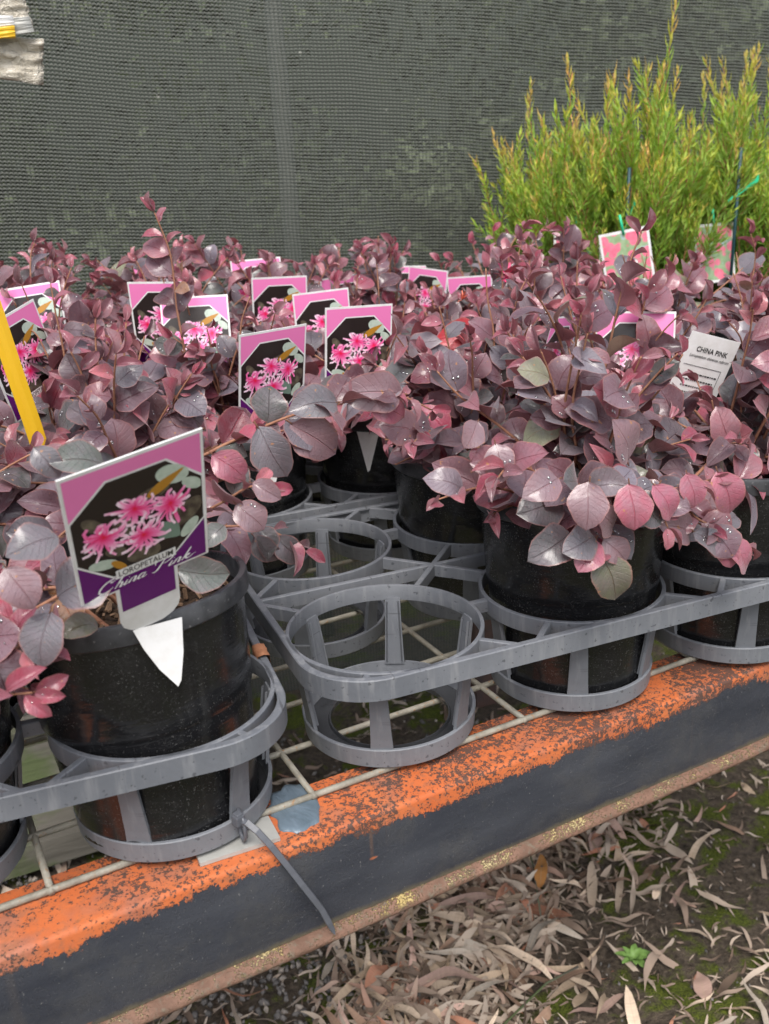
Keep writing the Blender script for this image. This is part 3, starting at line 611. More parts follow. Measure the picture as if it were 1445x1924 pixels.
def twig(plant, base, pts, rng, r0=.0017, leaves=True, start=.25, step=.0105, size=(.023, .037), old=.3, force=False, young=True, bud=True):
    pts = [Vector(p) for p in pts]
    # smooth by Catmull-Rom
    P = [pts[0]] + pts + [pts[-1]]; sm = []
    for i in range(1, len(P) - 2):
        for k_ in range(6):
            t = k_ / 6; a, b, c, d = P[i - 1], P[i], P[i + 1], P[i + 2]
            sm.append(.5 * ((2 * b) + (-a + c) * t + (2 * a - 5 * b + 4 * c - d) * t * t + (-a + 3 * b - 3 * c + d) * t ** 3))
    sm.append(pts[-1]); cum = [0]
    for a, b in zip(sm, sm[1:]): cum.append(cum[-1] + (b - a).length)
    L = cum[-1]
    if leaves:
        side = rng.choice((-1, 1)); s = L * start
        while s <= L + 1e-4:
            f = s / L; i = min(range(len(cum)), key=lambda q: abs(cum[q] - s)); i = min(max(i, 1), len(sm) - 2)
            p = sm[i]; d = (sm[i + 1] - sm[i - 1]).normalized()
            if rng.random() < .92:
                ow = p - base; ow.z = 0; ow = ow.normalized() if ow.length > .01 else Vector((0, 0, 0))
                up = Vector((rng.gauss(0, .26), rng.gauss(0, .26) - .42, .85)) + ow * .55; sd = d.cross(up)
                if sd.length < .2: sd = Vector((math.cos(s * 400 * 2.4), math.sin(s * 400 * 2.4), 0))
                sd.normalize(); ang = rng.uniform(.55, 1.15)
                ld = d * math.cos(ang) + sd * math.sin(ang) * side + Vector((0, 0, rng.gauss(-.05, .28)))
                yf = f > .86 and young
                sz = rng.uniform(*size) * rng.choice((.8, 1, 1, 1.08)) * (rng.uniform(.55, .8) if yf else (1 if f > .3 else .9))
                if f < old: me, cl = rng.choice(LEAF[:6]), pick(OLD if rng.random() < .7 else PAL, rng)
                elif yf: me, cl = rng.choice(YLEAF), pick(YPAL, rng)
                else: me, cl = rng.choice(LEAF), pick(PAL if rng.random() < .92 else YPAL, rng)
                place_leaf(plant, base, p, ld, up, sz, me, cl, rng, force)
            side = -side; s += step * rng.uniform(.8, 1.25)
        if young and bud:
            d = (sm[-1] - sm[-3]).normalized()
            for q in range(2): place_leaf(plant, base, sm[-1], d + Vector((rng.gauss(0, .35), rng.gauss(0, .35), rng.gauss(0, .3))), Vector((rng.gauss(0, 1), -1, .5)), rng.uniform(.012, .02), rng.choice(YLEAF), pick(YPAL, rng), rng, force)
    return [q - base for q in sm], [r0 * (1 - .65 * c / L) for c in cum]
PLANTS = {}
def loropetalum(cx, cy, tilt, seed, label, n=17, reach=(.105, .165), top=.105, front_bare=False, lite=False, zrim=.1455, skip_az=None, hero=(), rise=1.0, sprays=3, oldf=.3):
    rng = random.Random(seed)
    pl = empty('burgundy_shrub', (cx, cy, .0045), (-tilt[1], tilt[0], 0)); tag(pl, label, 'potted shrub', 'burgundy shrubs in black pots')
    link('pot_body', POT[0], pl); link('pot_rim', POT[1], pl); s_ = link('potting_mix', POT[2], pl)
    if not lite: link('bark_chips', POT[3], s_, kind='stuff')
    R_ = Euler((-tilt[1], tilt[0], 0)).to_matrix(); inv = R_.to_4x4().inverted()
    crown = empty('crown_frame') if False else None
    base = Vector((cx, cy, .0045))
    # leaves are computed upright and then turned back into the tilted pot frame
    class P0: pass
    holder = link('crown', None, pl) if False else None
    tubes = MB(); root = Vector((cx, cy, .0045)) + R_ @ Vector((0, 0, .120))
    marks = len(COL.objects) if False else None
    for k_ in range(n):
        az = 2 * math.pi * (k_ + rng.uniform(-.35, .35)) / n * 1.0 + seed
        if skip_az and math.cos(az - skip_az[0]) > math.cos(skip_az[1]): continue
        ring = k_ % 3
        L = rng.uniform(*reach) * (.98 if ring == 0 else 1.0); e0 = math.radians((78, 55, 38)[ring] + rng.uniform(-10, 10)); e1 = math.radians((60, 5, -22)[ring] + rng.uniform(-18, 15))
        pts = [root + Vector((rng.gauss(0, .008), rng.gauss(0, .008), 0))]; m = 7
        for i in range(m):
            t = (i + .5) / m; e = e0 + (e1 - e0) * t; az += rng.gauss(0, .14)
            pts.append(pts[-1] + Vector((math.cos(az) * math.cos(e), math.sin(az) * math.cos(e), math.sin(e) * rise)) * L / m)
        zmax = .15 + top
        pts = [Vector((q.x, q.y, min(q.z, zmax + (q.z - zmax) * .3))) for q in pts]
        for q in pts[2:]:                    # keep twigs above the rim until outside the pot
            rr = math.hypot(q.x - cx, q.y - cy)
            if rr < .085: q.z = max(q.z, zrim + .010)
        pts = clear_run(pts)
        if len(pts) < 3: continue
        a, b = twig(pl, base, pts, rng, step=(.0108 if lite else .0082), start=(.25 if lite else .18), old=oldf); tubes.tube(a, b, 5 if not lite else 4)
    for k_ in range(sprays + 2):                 # loose upright sprays above the mound
        az = rng.uniform(0, 6.28); e = math.radians(rng.uniform(62, 84)); L = rng.uniform(.13, .185); p = root.copy(); pts = [p.copy()]
        for i in range(7):
            az += rng.gauss(0, .25); e += rng.gauss(-.02, .10); p = p + Vector((math.cos(az) * math.cos(e), math.sin(az) * math.cos(e), math.sin(e))) * L / 7; pts.append(p.copy())
        if len(clear_run(pts)) < len(pts): continue
        a, b = twig(pl, base, pts, rng, step=.0115, start=.35, old=.1, size=(.019, .031)); tubes.tube(a, b, 5)
    for pts in hero:
        pts = [Vector(q) for q in pts]; st = root + (pts[0] - root) * .25 + Vector((0, 0, .03))
        a, b = twig(pl, base, [root, st] + pts, rng, step=.0095, start=.42, old=.15, force=True, size=(.021, .031)); tubes.tube(a, b, 6)
    link('stems', tubes.mesh('stems', M['stem'], True), pl)
    if tilt != (0, 0):
        for ch in list(pl.children):
            if ch.name.startswith(('leaf', 'stems')): ch.matrix_basis = inv @ ch.matrix_basis
    return pl

# ------------------------------------------------------------------ labels (stake tags)
def script_strokes():
    S = [[(1.55, 1.95), (1.85, 2.2), (1.75, 2.5), (1.2, 2.5), (.55, 2.1), (.1, 1.3), (.05, .5), (.5, .02), (1.15, .1), (1.75, .6)],
         [(1.55, 1.95), (1.25, 1.9), (1.3, 2.2)],
         [(2.75, 2.55), (2.45, 1.4), (2.05, 0)], [(2.15, .45), (2.5, .98), (2.8, .95), (2.78, .5), (2.66, .08), (2.85, .02), (3.15, .4)],
         [(3.5, 1.0), (3.25, .35), (3.25, .04), (3.5, .08), (3.75, .4)], [(3.6, 1.42), (3.63, 1.5)],
         [(4.05, 1.0), (3.75, 0)], [(3.88, .45), (4.2, .98), (4.5, .95), (4.48, .5), (4.36, .08), (4.55, .02), (4.85, .4)],
         [(5.65, .85), (5.4, 1.02), (5.05, .8), (4.9, .3), (5.05, .0), (5.35, .2), (5.6, .7)], [(5.75, 1.0), (5.5, .3), (5.55, .03), (5.8, .1), (6.0, .35)],
         [(8.0, 2.3), (7.65, 1.1), (7.35, .2), (7.0, -.12), (6.75, .05)], [(6.9, 1.5), (6.85, 2.05), (7.4, 2.5), (8.3, 2.65), (8.95, 2.35), (8.9, 1.7), (8.3, 1.25), (7.8, 1.3)],
         [(9.2, 1.0), (8.95, .35), (8.95, .04), (9.2, .08), (9.45, .4)], [(9.3, 1.42), (9.33, 1.5)],
         [(9.75, 1.0), (9.45, 0)], [(9.58, .45), (9.9, .98), (10.2, .95), (10.18, .5), (10.06, .08), (10.25, .02), (10.5, .35)],
         [(11.35, 2.5), (11.0, 1.3), (10.6, 0)], [(10.75, .45), (11.15, 1.0), (11.4, .85), (11.0, .55), (11.2, .1), (11.6, .1), (12.0, .5), (12.3, .6)]]
    return S
def ribbon(mb, pts, w, y, mi, conv, taper=True):
    P = [pts[0]] + list(pts) + [pts[-1]]; sm = []
    for i in range(1, len(P) - 2):
        for k_ in range(5):
            t = k_ / 5; r = []
            for c in (0, 1):
                a, b, c_, d = P[i - 1][c], P[i][c], P[i + 1][c], P[i + 2][c]; r.append(.5 * (2 * b + (c_ - a) * t + (2 * a - 5 * b + 4 * c_ - d) * t * t + (-a + 3 * b - 3 * c_ + d) * t ** 3))
            sm.append(r)
    sm.append(list(P[-1])); vs = []; n = len(sm)
    for i, q in enumerate(sm):
        a = sm[max(0, i - 1)]; b = sm[min(n - 1, i + 1)]; dx, dz = b[0] - a[0], b[1] - a[1]; l = math.hypot(dx, dz) or 1
        t = i / (n - 1); ww = w * ((.55 + .45 * math.sin(math.pi * min(1, t * 1.1))) if taper else 1) * (1.25 if dz < 0 else .85)
        for s in (-1, 1): X, Z = conv(q[0] - dz / l * ww * s, q[1] + dx / l * ww * s); vs.append((X, y, Z))
    mb.add(vs, [(2 * i, 2 * i + 1, 2 * i + 3, 2 * i + 2) for i in range(n - 1)], mi)
def text_mesh(txt, size, mat, shear=0, sx=1.0, bold=0.0):
    cu = bpy.data.curves.new('t', 'FONT'); cu.body = txt; cu.size = size; cu.shear = shear; cu.align_x = 'CENTER'; cu.align_y = 'CENTER'; cu.offset = bold; cu.resolution_u = 3
    o = bpy.data.objects.new('t', cu); COL.objects.link(o); dg = bpy.context.evaluated_depsgraph_get(); me = bpy.data.meshes.new_from_object(o.evaluated_get(dg))
    bpy.data.objects.remove(o); me.transform(Matrix.Rotation(math.pi / 2, 4, 'X') @ Matrix.Diagonal((sx, 1, 1, 1))); me.materials.clear(); me.materials.append(mat); return me
HW, HH = .070, .088
def uvp(u, v): return ((u - .5) * HW, (1 - v) * HH)
def poly(mb, pts, y, mi, conv=uvp, tint=0): mb.add([(conv(*q)[0], y, conv(*q)[1]) for q in pts], [tuple(reversed(range(len(pts))))], mi, tint)
OCT = [(.30, .125), (.72, .125), (.975, .335), (.975, .665), (.74, .86), (.26, .86), (.025, .665), (.025, .335)]
def grow(pts, k_): return [(.5 + (u - .5) * k_, .5 + (v - .5) * k_) for u, v in pts]
def card_outline(tab=True):
    o = [(-HW / 2, HH), (-HW / 2, 0)]
    if tab:
        o += [(-.0170, 0), (-.0170, -.026), (-.0158, -.031), (-.0120, -.0355), (-.006, -.038), (.006, -.038), (.0120, -.0355), (.0158, -.031), (.0170, -.026), (.0170, 0)]
    return o + [(HW / 2, 0), (HW / 2, HH)]
def extrude(mb, pts, y0, y1, mi):
    n = len(pts); vs = [(x, y0, z) for x, z in pts] + [(x, y1, z) for x, z in pts]
    mb.add(vs, [tuple(range(n)), tuple(reversed(range(n, 2 * n)))] + [(i, i + n, (i + 1) % n + n, (i + 1) % n) for i in range(n)], mi)
def label_meshes():
    mb = MB(); extrude(mb, [(-HW / 2, 0), (HW / 2, 0), (HW / 2, HH), (-HW / 2, HH)], 0, .0008, 0)
    extrude(mb, [(-.0170, 0), (-.0170, -.026), (-.0158, -.031), (-.0120, -.0355), (-.006, -.038), (.006, -.038), (.0120, -.0355), (.0158, -.031), (.0170, -.026), (.0170, 0)], .00001, .00079, 0)
    card = mb.mesh('card', M['card'])
    mb = MB(); y = -.00015
    mats = [M['pink'], M['purple'], M['card'], M['p_dark'], M['p_pale'], M['p_brown'], M['p_ochre'], M['p_teal'], M['p_petal'], M['white_ink']]
    b = .022
    poly(mb, [(b, b), (1 - b, b), (1 - b, .5), (b, .5)], y, 0); poly(mb, [(b, .5), (1 - b, .5), (1 - b, 1 - b * .7), (b, 1 - b * .7)], y, 1)
    poly(mb, [(.285, 1 - b * .7), (.715, 1 - b * .7), (.715, 1.20), (.285, 1.20)], y * 1.01, 1)
    poly(mb, [(.0, .335), (1, .335), (1, .665), (0, .665)], y * 1.3, 2)
    poly(mb, grow(OCT, 1.03), y * 1.6, 2)
    poly(mb, grow(OCT, .995), y * 2, 3)
    y2 = y * 2.3
    def blob(c, rx, ry, mi, rot=0, n=18, yy=y2, pt=0):
        q = []
        for i in range(n):
            a = 2 * math.pi * i / n; r = 1 + pt * max(0, math.cos(a)) ** 6; x, z = rx * math.cos(a) * r, ry * math.sin(a) * (1 - .35 * max(0, math.cos(a)) * (1 if pt else 0)); q.append((c[0] + x * math.cos(rot) - z * math.sin(rot), c[1] + (x * math.sin(rot) + z * math.cos(rot)) * HW / HH))
        q = [(min(max(u, .035), .965), min(max(v, .135), .85)) for u, v in q]; poly(mb, list(reversed(q)), yy, mi)
    blob((.76, .24), .13, .085, 4, .5); blob((.90, .36), .09, .05, 4, .7); blob((.69, .29), .14, .045, 6, -.5, yy=y2 * 1.05, pt=.3)
    blob((.84, .57), .16, .09, 5, -.7); blob((.70, .66), .10, .09, 7, .9, yy=y2 * 1.06, pt=.3); blob((.50, .76), .13, .09, 5, .2); blob((.20, .73), .11, .05, 4, .3); blob((.31, .78), .08, .03, 6, .9, yy=y2 * 1.03)
    blob((.30, .66), .08, .05, 5, .5); blob((.17, .40), .10, .05, 5, .9, yy=y2 * .97); blob((.60, .33), .14, .06, 5, -.2, yy=y2 * .96); blob((.86, .70), .10, .05, 4, -.9, yy=y2 * 1.07); blob((.38, .50), .12, .07, 5, 1.2, yy=y2 * .98)
    rng = random.Random(5); y3 = y * 2.9; fl = [((.23, .51), .19), ((.47, .385), .175), ((.73, .45), .185), ((.51, .61), .19)]
    for k_, (c, R_) in enumerate(fl):
        for i in range(36):
            a = 2 * math.pi * i / 36 * 1.0 + rng.uniform(-.12, .12); L = R_ * rng.uniform(.55, 1.25) * (.75 if math.sin(a) > .3 else 1); bend = rng.uniform(-1.5, 1.5); w0 = rng.uniform(.007, .0125)
            pts = []; ang = a; x, z = c
            for s in range(6):
                pts.append((x, z)); x += math.cos(ang) * L / 5; z -= math.sin(ang) * L / 5 * HW / HH; ang += bend / 5 * (s + .3)
            vs = []; n = len(pts); o0 = len(mb.v)
            for s, q in enumerate(pts):
                aa = pts[max(0, s - 1)]; bb = pts[min(n - 1, s + 1)]; dx, dz = bb[0] - aa[0], bb[1] - aa[1]; l = math.hypot(dx, dz) or 1; ww = w0 * (.75 + .35 * math.sin(s / 5 * 2.6))
                for sg in (-1, 1): X, Z = uvp(min(max(q[0] - dz / l * ww * sg, .03), .97), q[1] + dx / l * ww * sg); vs.append((X, y3 * (1 + .012 * i + .1 * k_), Z))
            mb.add(vs, [(2 * s, 2 * s + 2, 2 * s + 3, 2 * s + 1) for s in range(n - 1)], 8)
            tv = rng.uniform(.55, 1.0)
            for s in range(n):
                for e in (0, 1): mb.t[o0 + 2 * s + e] = .05 + (tv - .05) * (s / (n - 1)) ** .7
    poly(mb, [(.275, .815), (.735, .815), (.735, .885), (.275, .885)], y * 5, 2)
    pr_ = mb.mesh('print', mats)
    mb = MB()
    conv = lambda a, b_: ((-.375 + a * .0615) * HW + .25 * b_ * .004 , (1 - .955) * HH + b_ * .0030)
    for s in script_strokes(): ribbon(mb, s, .115, -.00085, 0, conv)
    scr = mb.mesh('script_lettering', M['white_ink'])
    tx = text_mesh('LOROPETALUM', .0056, M['ink'], 0, .76, .00007)
    tx.transform(Matrix.Translation((.0002, -.0009, (1 - .850) * HH)))
    mb = MB(); extrude(mb, [(-.0062, -.030), (.0062, -.030), (.0062, -.085), (0, -.104), (-.0062, -.085)], .0010, .0016, 0)
    stk = mb.mesh('spike', M['card'])
    return card, pr_, scr, tx, stk
LM = label_meshes()
def label(pose, text, tongue=None, spike=True, bend=None):
    x, y, z, a, b, c = pose
    t = empty('plant_label', (x, y, z), (a, b, c)); tag(t, text, 'plant label', 'pink and purple plant labels')
    link('card', LM[0], t); link('print', LM[1], t); s1 = link('script_lettering', LM[2], t); s2 = link('block_lettering', LM[3], t)
    inv = t.matrix_basis.inverted()
    if tongue:
        P = [Vector(q) for q in tongue]; n = len(P); nn = (P[1] - P[0]).cross(P[-1] - P[0]).normalized()
        if nn.y > 0: nn = -nn
        mb = MB(); vs = [inv @ q for q in P] + [inv @ (q - nn * .0008) for q in P]
        mb.add(vs, [tuple(range(n)), tuple(reversed(range(n, 2 * n)))] + [(i, i + n, (i + 1) % n + n, (i + 1) % n) for i in range(n)])
        link('tongue', mb.mesh('tongue', M['card']), t)
    elif spike: link('spike', LM[4], t)
    return t
def lk(pose, prob=1.0, v0=0, v1=1.0, u0=0, u1=1, tab=False, m=.0):
    R_ = Euler(pose[3:]).to_matrix(); o = Vector(pose[:3]); q = []
    for u, v in ((u0 - m, v0 - m), (u1 + m, v0 - m), (u1 + m, v1), (u0 - m, v1)):
        X, Z = uvp(u, v); q.append(to_px(o + R_ @ Vector((X, 0, Z)))[:2])
    d = to_px(o + R_ @ Vector((0, 0, .04)))[2]; keep(q, d, prob)

POSES = {
'L1': (-.169, -.105, .190, .468, -.152, .203), 'L2': (.007, .282, .163, .211, -.009, .274), 'L3': (.106, .316, .168, .100, .039, .034),
'L4': (.130, .477, .163, -.031, -.007, .133), 'L5': (.119, .623, .168, .10, .034, -.062), 'L6': (.138, .776, .177, -.2, -.037, -.316),
'L17': (.020, .844, .177, -.2, -.122, -.321), 'L8': (-.046, .483, .189, .1, .026, -.5), 'L9': (-.026, .429, .178, -.35, .001, -.276),
'L10': (-.179, .483, .197, -.3, -.110, -.397), 'L11': (-.187, .354, .189, -.014, -.254, .743), 'L7': (.234, .696, .154, .1, -.040, .132),
'L14': (.376, .795, .147, -.18, .08, .20), 'L12': (.358, .712, .151, -.096, .068, -1.1), 'L13': (.391, .620, .145, -.047, -.08, -1.0),
'L15': (.269, .235, .153, -.35, -.17, -1.75), 'L16': (.300, .132, .165, -.35, .019, -.62)}
for nm, v1, pb in (('L1', 1.42, 1), ('L2', .78, 1), ('L3', .50, 1), ('L4', .42, .95), ('L5', .45, .85), ('L6', .12, .6), ('L17', .08, .4), ('L8', .75, .6), ('L9', .25, .7), ('L10', .4, .4), ('L11', .75, .85), ('L7', .10, .6), ('L14', .07, .5), ('L12', .22, .9), ('L13', .2, .85), ('L15', .8, .6), ('L16', .35, .7)):
    lk(POSES[nm], pb, 0, v1, m=.02)
keep([(455, 1010), (590, 925), (735, 905), (760, 1010), (890, 1060), (905, 1190), (1240, 1185), (1445, 1100), (1445, 1924), (0, 1924), (0, 1340), (470, 1340)], 3)
keep([(110, 1010), (470, 1010), (470, 1330), (140, 1330)], 3, .97)
keep([(590, 900), (600, 850), (725, 850), (735, 930)], 3, .9); keep([(655, 812), (725, 812), (700, 900), (680, 900)], 3, .92); keep([(480, 840), (532, 840), (532, 915), (490, 915)], 3, .6); keep([(728, 880), (785, 900), (785, 1040), (728, 1040)], 3, .95); keep([(785, 965), (900, 950), (900, 1060), (785, 1060)], 3, .95)
keep([(900, 1010), (1000, 1010), (1000, 1200), (900, 1200)], 3, .9)
keep([(1000, 1100), (1260, 1040), (1445, 1000), (1445, 1100), (1000, 1200)], 3, .95)
keep([(480, 840), (575, 850), (575, 1000), (480, 1000)], 3, .7)
keep([(1128, 440), (1235, 420), (1255, 520), (1150, 535)], 1.5, .8); keep([(1320, 410), (1395, 405), (1410, 520), (1330, 530)], 1.5, .8)
keep([(1290, 612), (1400, 638), (1385, 700), (1355, 770), (1290, 690)], 1.2, 1)
keep([(-60, 570), (10, 580), (40, 690), (-60, 690)], .80, .7)
keep([(0, 0), (1445, 0), (1445, 400), (1390, 450), (1240, 480), (1130, 450), (1060, 400), (930, 410), (840, 430), (740, 430), (600, 465), (560, 490), (480, 465), (420, 440), (340, 430), (230, 470), (180, 480), (100, 450), (0, 450)], 3, .97)

# ------------------------------------------------------------------ the burgundy shrubs
pA = cellpos(oA, AA, 3, 0); pA1 = cellpos(oA, AA, 3, 1); pA2 = cellpos(oA, AA, 2, 0); pA3 = cellpos(oA, AA, 2, 1)
SHR = {}
SHR['A0'] = loropetalum(pA[0] - .004, pA[1] - .003, (-.046, .121), 11, 'burgundy shrub in the nearest glossy black pot, the big label clipped on its rim', n=22, top=.085, reach=(.09, .135), skip_az=(-.9, .7), sprays=1, oldf=.6,
    hero=([(-.262, -.110, .150), (-.247, -.133, .158), (-.232, -.138, .158)], [(-.250, -.085, .165), (-.236, -.105, .170), (-.226, -.115, .166)], [(-.125, 0, .180), (-.106, -.020, .196), (-.094, -.030, .205), (-.083, -.030, .203)]))
SHR['A1'] = loropetalum(*pA1, (.02, 0), 12, 'burgundy shrub behind the nearest pot, one long branch reaching over the empty cells', n=22, top=.12, oldf=.42,
    hero=([(-.100, .085, .195), (-.081, .08, .203), (-.041, .06, .221), (-.005, .05, .228), (.035, .05, .229), (.064, .05, .214)], [(-.118, .045, .172), (-.109, .02, .167), (-.086, .01, .165), (-.072, 0, .161), (-.055, 0, .145)]))
loropetalum(*pA2, (0, 0), 13, 'burgundy shrub in the pot cut by the left picture edge, beside the nearest pot', n=14, top=.05, reach=(.07, .11), sprays=0)
loropetalum(*pA3, (0, .02), 14, 'burgundy shrub at the left picture edge behind the yellow stake', n=18, top=.10)
B = lambda i, j: (i * PX, j * PY)
SHR['B0'] = loropetalum(*B(1, 0), (.0565, .075), 21, 'burgundy shrub in front pot beside the empty cells, pink leaves draping the rim', n=24, top=.14, sprays=4,
    hero=([(.200, .055, .18), (.207, .050, .205), (.210, .045, .228), (.213, .035, .274), (.218, .03, .305), (.228, .03, .328)], [(.128, -.035, .172), (.106, -.080, .186), (.112, -.1, .186), (.131, -.105, .182), (.166, -.105, .182), (.190, -.103, .182)],
          [(.118, -.060, .168), (.110, -.085, .160), (.114, -.092, .146)], [(.195, .03, .20), (.177, .05, .227), (.168, .04, .250), (.150, .03, .277), (.127, .02, .302)], [(.150, -.06, .175), (.150, -.10, .172), (.152, -.112, .160)]))
SHR['B2'] = loropetalum(*B(2, 0), (.035, .055), 22, 'burgundy shrub in second front pot from the empty cells, below the white printed label', n=24, top=.13, sprays=3,
    hero=([(.215, -.050, .155), (.200, -.080, .148), (.218, -.09, .137), (.238, -.09, .122)], [(.455, .10, .20), (.482, .2, .219), (.489, .2, .25), (.492, .2, .281), (.484, .2, .302)]))
loropetalum(*B(3, 0), (0, 0), 23, 'burgundy shrub in the front pot at the right picture edge', n=20, top=.10)
loropetalum(*B(1, 1), (-.0083, -.06), 24, 'burgundy shrub in the leaning black pot behind the empty cells', n=26, top=.14, sprays=3,
    hero=([(.140, .075, .158), (.120, .068, .150), (.104, .070, .143), (.090, .076, .146)],))
loropetalum(*B(2, 1), (0, .02), 25, 'burgundy shrub second from the left in the second row of the right tray', n=24, top=.15, sprays=4)
loropetalum(*B(3, 1), (.02, 0), 26, 'burgundy shrub near the right edge, in front of the blurred red-flower label', n=20, top=.12)
C_ = lambda i, j: cellpos(oC, 0, i, j)
loropetalum(*C_(1, 0), (.005, .06), 31, 'burgundy shrub in the pot behind the left empty cell, its label turned left', n=22, top=.09, reach=(.095, .14), sprays=1,
    hero=([(-.052, .33, .200), (-.059, .33, .257), (-.059, .33, .29), (-.060, .33, .318), (-.069, .33, .351)],))
loropetalum(*C_(2, 0), (.031, .026), 32, 'burgundy shrub in the centre pot with a white tongue and square-set label facing forward', n=24, top=.10, reach=(.095, .15), sprays=1)
loropetalum(*C_(0, 0), (0, 0), 33, 'burgundy shrub on the left behind the tilted label and yellow stake', n=20, top=.10)
loropetalum(*C_(0, 1), (0, 0), 34, 'burgundy shrub far left, a red sprig standing above it against the cloth', n=20, top=.135, reach=(.11, .18), hero=([(-.172, .53, .24), (-.170, .56, .275), (-.165, .57, .305), (-.159, .57, .318)],))
loropetalum(*C_(1, 1), (0, 0), 35, 'burgundy shrub left of centre in the third row with partly hidden label', n=22, top=.135, reach=(.11, .175))
loropetalum(*C_(2, 1), (0, 0), 36, 'burgundy shrub in the centre of the third row behind two upright labels', n=22, top=.12, reach=(.11, .17))
D_ = lambda i, j: cellpos(oD, -.01, i, j)
SHR['D0'] = loropetalum(*D_(0, 0), (0, 0), 41, 'burgundy shrub right of centre with a bright red leaf among its foliage', n=24, top=.14, reach=(.11, .18))
loropetalum(*D_(1, 0), (0, 0), 42, 'burgundy shrub below the left end of the green shrubs', n=24, top=.165, reach=(.12, .20), hero=([(.338, .40, .23), (.336, .42, .266), (.340, .42, .29), (.356, .42, .305)],))
loropetalum(*D_(2, 0), (0, 0), 43, 'burgundy shrub in front of the angled red-flower label', n=20, top=.11)
loropetalum(*D_(3, 0), (0, 0), 44, 'burgundy shrub right of the gap where the green stems show through', n=18, top=.10)
loropetalum(*D_(0, 1), (0, 0), 45, 'burgundy shrub behind the bright red leaf, right of the centre labels', n=22, top=.15, reach=(.12, .19), lite=True)
loropetalum(*D_(1, 1), (0, 0), 46, 'burgundy shrub touching the green shrubs, with tall pink tips', n=24, top=.185, reach=(.13, .215), lite=True)
loropetalum(*D_(2, 1), (0, 0), 47, 'burgundy shrub hiding the foot of the second green shrub', n=18, top=.105, lite=True)
E_ = lambda i, j: cellpos(oE, .01, i, j)
desc = {(0, 0): 'burgundy shrub in the back row at the far left edge', (1, 0): 'burgundy shrub in the back row behind the left labels', (2, 0): 'burgundy shrub in the back row with two labels poking out at centre left', (3, 0): 'burgundy shrub in the back row left of the narrow turned label',
        (0, 1): 'burgundy shrub against the shade cloth at the far left', (1, 1): 'burgundy shrub against the shade cloth behind the taller left shoot', (2, 1): 'burgundy shrub against the cloth at the foot of the pale pole', (3, 1): 'burgundy shrub against the cloth, midway between the pole and the green shrubs'}
for (i, j), tx in desc.items(): loropetalum(*E_(i, j), (0, 0), 50 + i + 4 * j, tx, n=22, top=.150 if j == 0 else .165, reach=(.12, .20), lite=True)
loropetalum(*cellpos(oF, 0, 0, 0), (0, 0), 61, 'burgundy shrub beside the leftmost green shrub in the back row', n=14, top=.09, lite=True)

